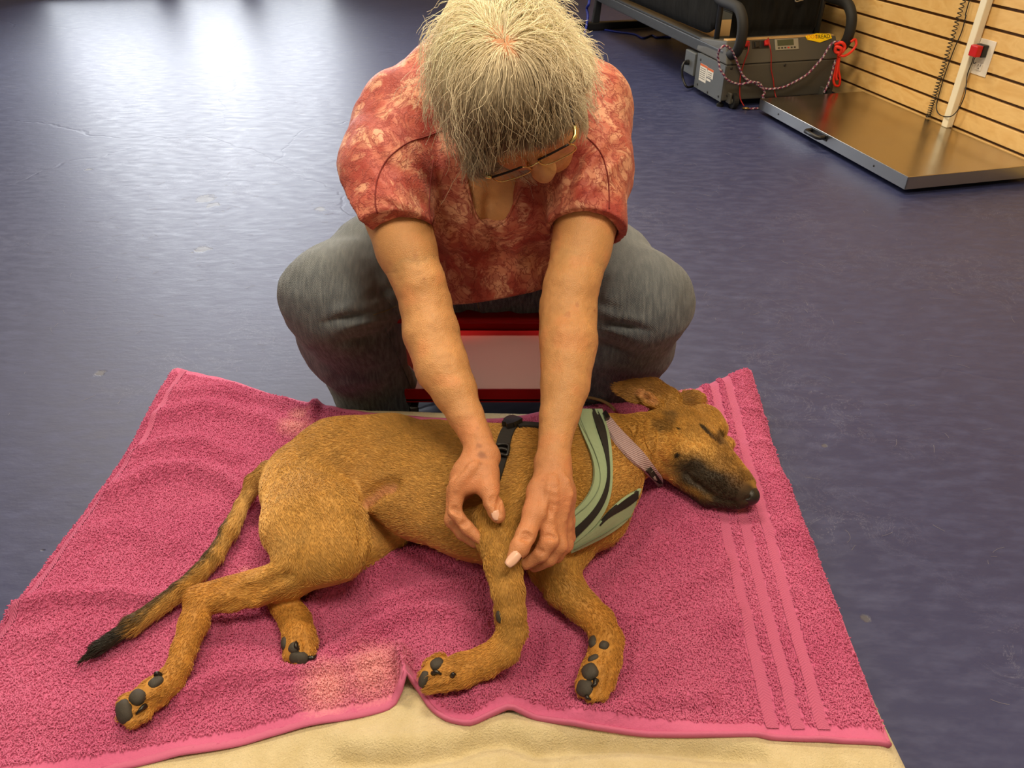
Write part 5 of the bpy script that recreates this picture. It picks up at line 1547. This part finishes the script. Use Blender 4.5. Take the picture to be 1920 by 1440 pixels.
def shirt_mat():
    k = NT('burnout_velvet_print'); g = k.geo()
    n = k.n('ShaderNodeTexNoise', Scale=20.0, Detail=4.0, Roughness=.6, Distortion=2.6); k.l(g, n.inputs['Vector'])
    n2 = k.n('ShaderNodeTexNoise', Scale=9.0, Detail=3.0, Roughness=.5, Distortion=.8); k.l(g, n2.inputs['Vector'])
    vm = k.n('ShaderNodeVectorMath', operation='MULTIPLY_ADD'); k.l(n.outputs['Color'], vm.inputs[0]); vm.inputs[1].default_value = (.05, .05, .05); k.l(g, vm.inputs[2])
    vo = k.n('ShaderNodeTexVoronoi', Scale=48.0, feature='DISTANCE_TO_EDGE'); k.l(vm.outputs[0], vo.inputs['Vector'])
    line = k.ramp(vo.outputs['Distance'], [(.02, (1, 1, 1)), (.07, (0, 0, 0))])
    v3 = k.n('ShaderNodeTexVoronoi', Scale=26.0, feature='SMOOTH_F1'); k.l(vm.outputs[0], v3.inputs['Vector'])
    leaf = k.ramp(v3.outputs['Distance'], [(.30, (1, 1, 1)), (.42, (0, 0, 0))])
    c = k.ramp(n2.outputs['Fac'], [(.36, srgb(146, 44, 38)), (.50, srgb(180, 82, 68)), (.66, srgb(210, 138, 110))])
    c = k.mix(k.math('MULTIPLY', leaf, .62), c, srgb(232, 178, 146))
    blot = k.ramp(n.outputs['Fac'], [(.48, (0, 0, 0)), (.54, (1, 1, 1))])
    c = k.mix(k.math('MULTIPLY', blot, .6), c, srgb(156, 48, 42))
    c = k.mix(k.math('MULTIPLY', line, .75), c, srgb(138, 36, 34))
    k.color(c); k.set(Roughness=.6); k.b.inputs['Sheen Weight'].default_value = .2; k.b.inputs['Sheen Tint'].default_value = (1, .7, .6, 1)
    k.bump(k.math('ADD', k.math('MULTIPLY', line, .6), k.noise(g, 300, 2)), .45, .002)
    return k.m
MAT_SHIRT = shirt_mat()
_s0 = shirt_field(.008); SF = shirt_field(.0030, bvh_of(*_s0.mesh())); SV, SQ = SF.mesh()
shirt = big_mesh('shirt', SV, SQ, MAT_SHIRT, person)
shirt['label'] = 'short-sleeved red and coral velvet-patterned top'
shirt_bvh = bvh_of(SV, SQ)
MAT_SEAM = plain('dark_red_thread', srgb(120, 34, 32), .8)
def on_cloth(bvh, px, off=.0006):
    out = [cast(bvh, x, y, off)[0] for x, y in px]; return [q for q in out if q is not None]
def seam(name, px, r, m, parent, bvh, flat=1.0):
    dense = catmull([np.array([x, y, 0.0]) for x, y in px], 6)
    pp = on_cloth(bvh, [(q[0], q[1]) for q in dense])
    if len(pp) > 3: tube_obj(name, np.array(pp), r, m, parent, 6)
seam('shoulder_seam', [(832, 244), (800, 256), (765, 268), (735, 290), (716, 315), (706, 345), (704, 380), (708, 400)], .0011, MAT_SEAM, shirt, shirt_bvh)
seam('shoulder_seam', [(1100, 258), (1118, 275), (1132, 300), (1140, 335), (1142, 370), (1142, 392)], .0011, MAT_SEAM, shirt, shirt_bvh)
seam('side_seam', [(812, 300), (806, 350), (805, 400), (815, 440)], .0010, MAT_SEAM, shirt, shirt_bvh)
seam('neck_binding', [(868, 304), (872, 330), (880, 365), (888, 395), (898, 414), (916, 424), (934, 422), (950, 412), (962, 390), (972, 366), (980, 352)], .0026, MAT_SHIRT, shirt, shirt_bvh)

def jeans_field(h):
    F = Field((-.66, .98, .005), (.60, 1.80, .60), h)
    C = F.chain
    C([(PELV + np.array([0, .02, -.01]), .158), (PELV + np.array([0, -.07, -.01]), .128)], .04)
    C([(np.array([-.12, 1.53, .44]), .110), (np.array([.05, 1.53, .44]), .110)], .04)
    C([(np.array([-.12, 1.382, .362]), .092), (np.array([.055, 1.382, .362]), .092)], .03)
    for sg, hx, kn, an in ((-1, (-.135, 1.49, .372), PZ(622, 556, 1.36), PZ(706, 735, 1.72)), (1, (.065, 1.49, .372), PZ(1200, 566, 1.36), PZ(1128, 735, 1.72))):
        hx = np.array(hx); mid = (hx * .45 + kn * .55) + np.array([0, 0, .012])
        C([(hx, .106), (mid, .097), (kn, .0845)], .03)
        calf = kn * .52 + an * .48 + np.array([sg * .012, .030, .012])
        C([(kn, .0840), (calf, .097), (an + np.array([sg * .008, .01, 0]), .086), (an + (an - kn) * .02, .086)], .03)
        # drawn-in folds behind the knee and at the groin
        ax = an - kn; ax /= np.linalg.norm(ax)
    def folds(p):
        d = (vnoise(p, 16, 3) - .5) * .010 + (vnoise(p, 45, 4) - .5) * .003
        r_ = p - np.array([0, 0, CAM_H]); r_ = r_ / np.linalg.norm(r_, axis=1)[:, None]
        for a, b, amp, w in [((605, 605), (720, 580), -.007, .0055), ((630, 596), (718, 596), -.005, .005), ((650, 622), (735, 604), -.005, .005), ((615, 590), (700, 560), .006, .010), ((620, 622), (715, 600), .007, .010), ((640, 640), (725, 625), -.008, .009), ((700, 520), (740, 585), -.008, .010), ((660, 575), (735, 540), -.007, .009), ((600, 670), (720, 660), .004, .012), ((640, 700), (750, 690), -.005, .012), ((640, 725), (770, 718), .005, .012),
                             ((1220, 620), (1120, 600), -.007, .0055), ((1200, 610), (1122, 612), -.005, .005), ((1180, 640), (1120, 622), -.005, .005), ((1210, 604), (1130, 582), .006, .010), ((1205, 638), (1120, 620), .007, .010), ((1195, 655), (1120, 645), -.008, .009), ((1130, 530), (1105, 590), -.008, .010), ((1170, 590), (1110, 560), -.006, .009), ((1200, 690), (1110, 680), .004, .012),
                             ((850, 560), (905, 600), -.007, .008), ((990, 560), (930, 600), -.007, .008), ((905, 560), (906, 600), .004, .005)]:
            va = ray(*a); va = va / np.linalg.norm(va); vb = ray(*b); vb = vb / np.linalg.norm(vb)
            ab = vb - va; t = np.clip(((r_ - va) @ ab) / (ab @ ab), 0, 1)
            dd = np.linalg.norm(r_ - va - t[:, None] * ab, axis=1) * 1.4
            d = d + amp * np.exp(-(dd / w) ** 2) * np.sin(np.pi * np.clip(t, .05, .95)) ** .5
        return d
    F.displace(folds, band=.025)
    F.half((0, 0, .018), (0, 0, -1), 'sub')
    return F
def denim():
    k = NT('grey_blue_denim'); g = k.geo()
    tw = k.n('ShaderNodeTexWave', Scale=180.0, Distortion=6.0, Detail=2.0); tw.bands_direction = 'DIAGONAL'; k.l(g, tw.inputs['Vector'])
    st = k.noise(k.geo((3.2, .5, .5), (0, 0, .35)), 70, 4, .65)
    wear = k.noise(g, 5, 3)
    c = k.ramp(wear, [(.3, srgb(46, 52, 66)), (.7, srgb(68, 75, 88))])
    c = k.mix(k.math('MULTIPLY', k.ramp(st, [(.4, (0, 0, 0)), (.7, (1, 1, 1))]), .75), c, srgb(120, 124, 130))
    # worn pale thighs and knees; the contrast also paints lit tops over shaded shins
    pale_mask = None
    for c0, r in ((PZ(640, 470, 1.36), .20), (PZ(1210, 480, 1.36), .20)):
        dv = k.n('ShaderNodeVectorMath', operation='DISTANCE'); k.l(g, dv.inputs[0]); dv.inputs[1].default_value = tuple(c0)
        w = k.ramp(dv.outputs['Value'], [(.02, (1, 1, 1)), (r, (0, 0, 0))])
        pale_mask = w if pale_mask is None else k.math('MAXIMUM', pale_mask, w)
    c = k.mix(k.math('MULTIPLY', pale_mask, .7), c, srgb(128, 136, 142))
    k.color(c); k.set(Roughness=.85); k.b.inputs['Sheen Weight'].default_value = .15
    k.bump(k.math('ADD', tw.outputs['Fac'], k.math('MULTIPLY', st, 1.5)), .45, .0016)
    return k.m
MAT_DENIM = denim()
JF = jeans_field(.0036); JV, JQ = JF.mesh()
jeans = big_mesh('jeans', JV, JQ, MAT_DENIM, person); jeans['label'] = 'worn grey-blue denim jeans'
jb = bvh_of(JV, JQ)
MAT_STITCH = plain('jeans_thread', srgb(120, 112, 92), .8)
seam('stitching', [(940, 585), (965, 590), (990, 592), (1012, 592)], .0009, MAT_STITCH, jeans, jb)
seam('stitching', [(700, 590), (725, 582), (745, 572)], .0009, MAT_STITCH, jeans, jb)
seam('fly_seam', [(893, 560), (897, 575), (900, 592)], .0012, MAT_STITCH, jeans, jb)
seam('inseam', [(722, 615), (738, 650), (755, 690), (772, 730), (782, 748)], .0014, MAT_DENIM, jeans, jb)
MAT_SHOE = plain('black_shoe', srgb(24, 24, 26), .6)
for sg, an in ((-1, PZ(708, 735, 1.72)), (1, PZ(1126, 735, 1.72))):
    SFd = Field((an[0] - .12, an[1] - .14, 0), (an[0] + .12, an[1] + .2, .14), .005)
    SFd.chain([((an[0] + sg * .012, an[1] - .058, .030), .029, .8), ((an[0], an[1] + .02, .045), .042), ((an[0] - sg * .01, an[1] + .10, .045), .036)], .02)
    SFd.half((0, 0, .003), (0, 0, -1), 'sub')
    sv, sq = SFd.mesh(); big_mesh('shoe', sv, sq, MAT_SHOE, person)

# ---- hair
def hair():
    r = np.random.default_rng(5)
    NH = 46000
    loc = (HV - HC) @ AX.T
    # hairline: crown, sides down to the ears, back of the head
    hl = (loc[:, 1] < .050 + .55 * np.clip(loc[:, 2] - .03, -.02, .2) + .0 * loc[:, 0]) & (loc[:, 2] > np.where(loc[:, 1] < .0, -.085, -.02 + .6 * np.clip(loc[:, 1], 0, .1))) & (np.linalg.norm(loc, axis=1) < .155)
    hl &= ~((loc[:, 1] > .02) & (loc[:, 2] < .035))
    part = np.array([.042, -.004])                      # whorl (left-right, front-back) on the crown
    d = np.hypot(loc[:, 0] - part[0], loc[:, 1] - part[1] + .0)
    pd = pl_dist(loc[:, :2] + .012 * np.stack([vnoise(HV, 60, 60) - .5, vnoise(HV, 60, 61) - .5], -1), np.array([[.006, -.075], [.030, -.03], [.044, .004]]))
    thin = .42 + .58 * sstep(.004, .030, pd + np.where(loc[:, 2] < .05, 1, 0))
    w = hl * thin
    rp, rq = scatter(HV, HQ, w, NH, 9)
    q = (rp - HC) @ AX.T
    K = 16
    pts = np.zeros((NH, K, 3)); pts[:, 0] = rp - HF.grad(rp) * .001
    L = .075 + .035 * r.random(NH); L = L * (1 - .40 * sstep(.045, .07, np.where(q[:, 0] > 0, q[:, 0] * 1.05, -q[:, 0] * .85)) * sstep(.08, .03, q[:, 2]))
    front = sstep(.0, .05, q[:, 1])
    L = L * (1 - .60 * sstep(.015, .075, q[:, 1]))
    lift = (.002 + .022 * r.random(NH) ** 1.4) * (1 - .45 * sstep(.05, .09, q[:, 2]) * (1 - front * .3))
    lift = lift * (1 - .45 * sstep(.02, .06, q[:, 0])) * (1 + .35 * sstep(.0, -.06, q[:, 1]))
    lockid = np.floor(vnoise(rp, 55, 30) * 9); ph = r.random(NH)
    grav = np.array([0, 0, -1.0])
    p = rp.copy()
    vrad = np.stack([q[:, 0] - part[0], (q[:, 1] - part[1]), np.zeros(NH)], -1)
    vrad /= np.linalg.norm(vrad, axis=1)[:, None] + 1e-6
    # combed: forward over the brow in front, sideways over the ears, back behind
    side = np.tanh((q[:, 0] - np.interp(q[:, 1], [-.08, .01], [.008, .044])) / .012)
    fwd = sstep(-.05, .02, q[:, 1])
    comb = np.stack([side * (.95 - .45 * fwd), .75 * fwd - .55 * (1 - fwd), np.zeros(NH)], -1) + .35 * vrad
    v = comb @ AX
    clump = (np.stack([vnoise(rp, 42, 40), vnoise(rp, 42, 41), vnoise(rp, 42, 42)], -1) - .5) * .6
    fine = r.normal(0, .13, (NH, 3))
    v = v + clump + fine
    step = (L / (K - 1))[:, None]
    wild = (r.random(NH) < .035)
    for i in range(1, K):
        t = i / (K - 1)
        n = HF.grad(p); dist = HF.sample(p)
        tgt = lift * min(1, t * 3.0)
        v = v + grav * (.16 + .18 * t) + (np.stack([vnoise(p, 30, 50 + 0), vnoise(p, 30, 51), vnoise(p, 30, 52)], -1) - .5) * .15
        v -= n * ((v * n).sum(1) * np.where(dist < .05, .75, 0))[:, None]
        v /= np.linalg.norm(v, axis=1)[:, None] + 1e-9
        if i > 3: v[wild] += r.normal(0, .25, (wild.sum(), 3))
        p = p + v * step
        n = HF.grad(p); dist = HF.sample(p)
        push = np.where(dist < tgt, tgt - dist, np.where(dist < .05, (tgt - dist) * .12, 0))
        push[wild] = np.where(dist[wild] < .01, .01 - dist[wild], .002)
        p = p + n * push[:, None]
        pts[:, i] = p
    a = sstep(-.035, .05, q[:, 1])[:, None]; low = sstep(.07, -.02, q[:, 2])[:, None]
    white = np.array(srgb(248, 236, 206)); ash = np.array(srgb(118, 94, 66)); grey = np.array(srgb(190, 178, 156))
    left = sstep(-.01, -.06, q[:, 0])[:, None]
    c = white * 1.1 * (1 - a * .95) + ash * (a * .92)  # crown and back whitened to paint in the backlight; ash front is natural
    c = c * (1 - left * .55) + grey * left * .55
    c = c * (.72 + .5 * r.random((NH, 1)) ** 1.2)
    return pts, np.clip(c, .01, 1)
hk = NT('grey_hair'); hk.color(hk.attr('Col')); hk.set(Roughness=.42); hk.b.inputs['Specular IOR Level'].default_value = .35
hpts, hcol = hair()
hair_o = hair_obj('hair', hpts, np.linspace(.00042, .00016, hpts.shape[1]), hk.m, person, hcol)
hair_o['label'] = 'short grey-blond hair falling over the forehead'
# eyebrows and lashes
# ---- eyeglasses
MAT_GOLD = plain('gold_metal', srgb(226, 206, 140), .25, 1.0)
MAT_DARKF = plain('dark_metal', srgb(40, 34, 32), .35, .6)
gk = NT('clear_lens'); t1 = gk.n('ShaderNodeBsdfTransparent'); t2 = gk.n('ShaderNodeBsdfGlossy', Roughness=.03); mx = gk.n('ShaderNodeMixShader')
fr = gk.n('ShaderNodeFresnel', IOR=1.4); gk.l(fr.outputs[0], mx.inputs[0]); gk.l(t1.outputs[0], mx.inputs[1]); gk.l(t2.outputs[0], mx.inputs[2]); gk.l(mx.outputs[0], gk.t.nodes['Material Output'].inputs['Surface'])
gls = empty('eyeglasses', HP(0, .112, .0), 'gold and dark metal eyeglasses worn by the bent-over person', 'glasses')
GF, GU = .108, .004
def rim(cx):
    out = []
    for k_ in range(28):
        a = 2 * math.pi * k_ / 28
        x = .0265 * math.copysign(abs(math.cos(a)) ** .6, math.cos(a)); u = .0165 * math.copysign(abs(math.sin(a)) ** .6, math.sin(a))
        out.append((cx + x, u))
    return out
for sgn in (-1, 1):
    rr = rim(sgn * .0345)
    ring = [HP(x, GF - .05 * x * x / .05 - .0, GU + u - .004) for x, u in rr]
    fr_ = tube_obj('frame', np.array(ring), .0011, MAT_GOLD, gls, 6, closed=True)
    cen = HP(sgn * .0345, GF - .0012, GU - .004)
    V = ring + [cen]; mesh_obj('lens', V, [(i, (i + 1) % 28, 28) for i in range(28)], gk.m, gls, True)
    tube_obj('top_bar', np.array([HP(sgn * x, GF - x * x + .001, GU + .0135) for x in np.linspace(.012, .058, 8)]), .0016, MAT_DARKF, fr_, 6)
    hg = [HP(sgn * .060, GF - .004, GU + .010), HP(sgn * .067, GF - .008, GU + .011), HP(sgn * .070, GF - .016, GU + .010), HP(sgn * .071, GF - .024, GU + .009)]
    hinge = tube_obj('hinge', catmull(hg, 4), .0030, MAT_GOLD, gls, 8)
    tube_obj('temple', catmull([hg[-1], HP(sgn * .0735, .05, GU + .008), HP(sgn * .0775, .0, GU + .008), HP(sgn * .080, -.02, GU - .006), HP(sgn * .078, -.032, GU - .026)], 6), .0018, MAT_DARKF, gls, 8)
    tube_obj('nose_pad', catmull([HP(sgn * .010, GF - .002, GU - .004), HP(sgn * .011, GF - .010, GU - .008), HP(sgn * .012, GF - .012, GU - .016)], 4), .0012, MAT_GOLD, gls, 6)
tube_obj('bridge', catmull([HP(-.010, GF, GU + .004), HP(0, GF + .003, GU + .008), HP(.010, GF, GU + .004)], 5), .0013, MAT_GOLD, gls, 6)

# ================================================================== HARNESS, COLLAR, LEASH
MAT_SAGE = plain('sage_green_webbing', srgb(146, 166, 134), .85, bump=(700, .35, .0008))
MAT_BLKWEB = plain('black_webbing', srgb(26, 23, 22), .8, bump=(900, .4, .0006))
MAT_BLKMATTE = plain('black_buckle_plastic', srgb(20, 19, 19), .4)
dog_vis = bvh_of(DV, DQ)
def drape(px, fallback_h=.11):
    """points of the photograph laid on the dog's coat; past its outline the line runs on to the towel beside it"""
    out = []
    for x, y in px:
        q, n = cast(dog_vis, x, y)
        out.append((q, n))
    good = [i for i, (q, n) in enumerate(out) if q is not None]
    if not good: return [(P(x, y, .2), np.array([0, -.4, .9])) for x, y in px]
    for i, (q, n) in enumerate(out):
        if q is None:
            j = min(good, key=lambda g: abs(g - i)); h = max(.108, out[j][0][2] - .012 * abs(i - j))
            out[i] = (P(*px[i], h), out[j][1])
    return out
def strap(name, left, right, m, parent, lift=.004, th=.0022, n=26, nw=5, keep=True):
    """a flat strap between its two edges, laid over the surface"""
    L = catmull([np.array([x, y, 0.0]) for x, y in left], 8); R = catmull([np.array([x, y, 0.0]) for x, y in right], 8)
    def rs(A):
        d = np.r_[0, np.cumsum(np.linalg.norm(np.diff(A, axis=0), axis=1))]; q = np.linspace(0, d[-1], n)
        return np.c_[np.interp(q, d, A[:, 0]), np.interp(q, d, A[:, 1])]
    L, R = rs(L), rs(R)
    G = np.zeros((n, nw, 3)); NN = np.zeros((n, nw, 3))
    for j in range(nw):
        f = j / (nw - 1)
        col = drape([tuple(q) for q in L * (1 - f) + R * f])
        for i, (q, nn) in enumerate(col): G[i, j] = q; NN[i, j] = nn
    for _ in range(8):
        G[1:-1] = .5 * G[1:-1] + .25 * (G[:-2] + G[2:]); NN[1:-1] = .5 * NN[1:-1] + .25 * (NN[:-2] + NN[2:])
    NN /= np.linalg.norm(NN, axis=2, keepdims=True)
    V = np.concatenate([(G + NN * (lift + th)).reshape(-1, 3), (G + NN * (lift - .003)).reshape(-1, 3)]); N0 = n * nw
    F = []
    for i in range(n - 1):
        for j in range(nw - 1):
            a, b, c, d = i * nw + j, i * nw + j + 1, (i + 1) * nw + j + 1, (i + 1) * nw + j
            F.append((a, b, c, d)); F.append((a + N0, d + N0, c + N0, b + N0))
    for i in range(n - 1):
        F.append((i * nw, (i + 1) * nw, (i + 1) * nw + N0, i * nw + N0)); F.append((i * nw + nw - 1, i * nw + nw - 1 + N0, (i + 1) * nw + nw - 1 + N0, (i + 1) * nw + nw - 1))
    for j in range(nw - 1):
        F.append((j, j + N0, j + 1 + N0, j + 1)); F.append(((n - 1) * nw + j, (n - 1) * nw + j + 1, (n - 1) * nw + j + 1 + N0, (n - 1) * nw + j + N0))
    return mesh_obj(name, V, F, m, parent, False), G, NN
har = empty('dog_harness', P(1110, 900, .25), 'sage green dog harness with black stripe around the chest of the dog', 'harness')
low, _, _ = strap('lower_strap', [(1196, 915), (1176, 926), (1150, 946), (1126, 972), (1095, 1000), (1066, 1012)], [(1190, 930), (1182, 955), (1171, 974), (1140, 996), (1105, 1014), (1068, 1031)], MAT_SAGE, har, .0045)
strap('black_stripe', [(1190, 919), (1172, 930), (1150, 946), (1130, 965), (1118, 982)], [(1190, 932), (1174, 945), (1152, 958), (1132, 970), (1119, 983)], MAT_BLKWEB, low, .0062, .0015, 18)
up, _, _ = strap('upper_strap', [(1079, 776), (1081, 794), (1093, 822), (1107, 858), (1111, 884), (1107, 916), (1089, 942), (1066, 963), (1056, 972)], [(1129, 776), (1134, 798), (1142, 840), (1144, 880), (1142, 910), (1134, 945), (1112, 980), (1082, 1006), (1064, 1018)], MAT_SAGE, har, .0070)
strap('black_stripe', [(1104, 777), (1111, 797), (1123, 828), (1133, 866), (1134, 892), (1124, 926), (1102, 960), (1070, 990)], [(1121, 777), (1128, 797), (1135, 830), (1138, 868), (1138, 896), (1131, 930), (1112, 964), (1074, 1003)], MAT_BLKWEB, up, .0090, .0015, 30)
def stitchline(px, off, parent, m):
    dn = catmull([np.array([x, y, 0.]) for x, y in px], 6); d = drape([(q[0], q[1]) for q in dn])
    tube_obj('stitching', np.array([q + n * off for q, n in d]), .0006, m, parent, 5)
MAT_SAGETHREAD = plain('sage_thread', srgb(104, 122, 98), .8)
stitchline([(1087, 790), (1100, 822), (1114, 858), (1119, 886), (1115, 918), (1096, 946), (1068, 970)], .0096, up, MAT_SAGETHREAD)
stitchline([(1180, 962), (1150, 982), (1110, 1004), (1072, 1024)], .0072, low, MAT_SAGETHREAD)
# black girth strap with its buckle and slider
gs, _, _ = strap('girth_strap', [(956, 792), (944, 802), (936, 818), (929, 840), (930, 862), (932, 888), (932, 912)], [(980, 794), (966, 808), (960, 822), (955, 846), (948, 872), (942, 892), (936, 910)], MAT_BLKWEB, har, .0035, .002, 24)
strap('back_strap', [(968, 796), (984, 796), (1002, 797), (1018, 799)], [(974, 804), (988, 803), (1004, 804), (1018, 806)], MAT_BLKWEB, har, .0035, .002, 10)
strap('side_buckle', [(944, 799), (950, 793), (962, 790)], [(952, 809), (970, 805), (980, 798)], MAT_BLKMATTE, gs, .0065, .006, 8)
strap('side_buckle', [(941, 803), (945, 799)], [(966, 806), (970, 801)], MAT_BLKMATTE, gs, .0075, .004, 5)
def bar_on(px, r, m, parent, off, name):
    d = drape(px); pts = catmull([q + n * off for q, n in d], 4); tube_obj(name, pts, r, m, parent, 8)
bar_on([(931, 842), (943, 841), (955, 843), (955, 852), (952, 860), (940, 859), (931, 858), (930, 850), (931, 842)], .0026, MAT_BLKMATTE, gs, .0085, 'slider')
bar_on([(931, 850), (942, 850), (954, 852)], .0030, MAT_BLKMATTE, gs, .0095, 'slider')

# collar
def collar_mat():
    k = NT('lilac_ribbed_nylon'); uv = k.n('ShaderNodeUVMap'); sp = k.n('ShaderNodeSeparateXYZ'); k.l(uv.outputs[0], sp.inputs[0])
    h = k.math('SINE', k.math('MULTIPLY', sp.outputs[1], 2 * math.pi * 46))
    k.color(k.mix(k.math('MULTIPLY', k.math('ADD', h, 1.0), .35), srgb(202, 178, 186), srgb(140, 116, 124))); k.set(Roughness=.7)
    k.bump(h, .6, .001); return k.m
col_ = empty('dog_collar', P(1185, 850, .24), 'lilac ribbed nylon collar with small black tag around the dog neck', 'collar')
# the collar is one closed band around the neck, fitted to the dog's own skin
cL = [(1133, 788), (1136, 806), (1148, 828), (1168, 852), (1190, 874), (1212, 890), (1224, 900), (1230, 908)]
cR = [(1141, 782), (1152, 800), (1170, 820), (1192, 842), (1214, 865), (1236, 886), (1245, 896), (1244, 905)]
bandc, G, NN = strap('band', cL, cR, collar_mat(), col_, .0042, .0020, 40)
ul = bandc.data.uv_layers.new(name='UVMap'); li = np.zeros(len(bandc.data.loops), np.int32); bandc.data.loops.foreach_get('vertex_index', li)
vv = np.array([[(i % 5) / 4, (i % 200) // 5 / 39] for i in range(400)], np.float32); ul.data.foreach_set('uv', vv[li].ravel())
tg, TG, TN = strap('tag', [(1205, 884), (1216, 893), (1228, 900), (1236, 906)], [(1211, 874), (1224, 883), (1237, 892), (1244, 899)], MAT_BLKWEB, col_, .0072, .0012, 10)
strap('slide_buckle', [(1130, 786), (1133, 796)], [(1138, 780), (1141, 793)], MAT_BLKMATTE, col_, .007, .004, 5)
MAT_THREAD = plain('white_thread', srgb(226, 218, 214), .6)
mid = TG[4, 2] + TN[4, 2] * .0090
xd = TG[7, 2] - TG[1, 2]; yd = TG[4, 4] - TG[4, 0]
text_on('lettering', 'MWPAW', mid + xd * .04, xd, yd, .0088, MAT_THREAD, tg, ext=.0002)
pw = TG[1, 2] + TN[1, 2] * .0088
def dot(c, r):
    n = TN[1, 2]; a = np.cross(n, (0, 0, 1.)); a /= np.linalg.norm(a); b = np.cross(n, a)
    V = [c + n * .0004] + [c + r * (math.cos(t) * a + math.sin(t) * b) for t in np.linspace(0, 2 * np.pi, 8)[:-1]]
    mesh_obj('paw_mark', V, [(0, i + 1, (i + 1) % 7 + 1) for i in range(7)], MAT_THREAD, tg)
xn = xd / np.linalg.norm(xd); yn = yd / np.linalg.norm(yd)
dot(pw + xn * .0035, .0011)
for a_, b_ in ((.0022, .0016), (.0035, .0021), (.0048, .0016)): dot(pw + xn * a_ + yn * b_, .0005)

# leash that comes out from under the arm to the harness
MAT_LEASH = plain('tan_leash', srgb(150, 120, 80), .7, bump=(900, .3, .0008))
lp = [P(1040, 742, .11), P(1068, 741, .115), P(1092, 744, .118), P(1112, 747, .118), P(1132, 753, .118), P(1146, 762, .120), P(1152, 769, .125)]
le = tube_obj('leash', catmull(lp, 8), .0034, MAT_LEASH, None, 8)
tag(le, 'thin tan and black leash end behind the dog neck on the pink towel', 'leash')
tube_obj('black_core', catmull([p + np.array([.004, -.014, -.001]) for p in lp[:4]], 8), .0034, MAT_BLKWEB, le, 8)

# loose pale dog hairs on the floor
def stray(n):
    r = np.random.default_rng(21); K = 6
    out = []
    while len(out) < n:
        x, y = r.uniform(-1.6, 2.0), r.uniform(.5, 4.2)
        if bed_edge(np.array([x]), np.array([y]))[0] > -.02: continue
        if x > .9 + .25 * (3.6 - y) and y > 2.6: continue
        a = r.random() * 6.28; L = r.uniform(.010, .045); cv = r.normal(0, 14)
        p = np.array([x, y]); pts = []
        for k in range(K):
            pts.append((p[0], p[1], .0008)); p = p + L / K * np.array([math.cos(a), math.sin(a)]); a += cv * L / K
        out.append(pts)
    return np.array(out)
so = hair_obj('stray_hair', stray(520), [.00016] * 6, plain('pale_hair', srgb(150, 146, 150), .5), None)
tag(so, 'fine pale dog hairs scattered over the blue floor', 'hair')
# small chips of grit lying on the paint
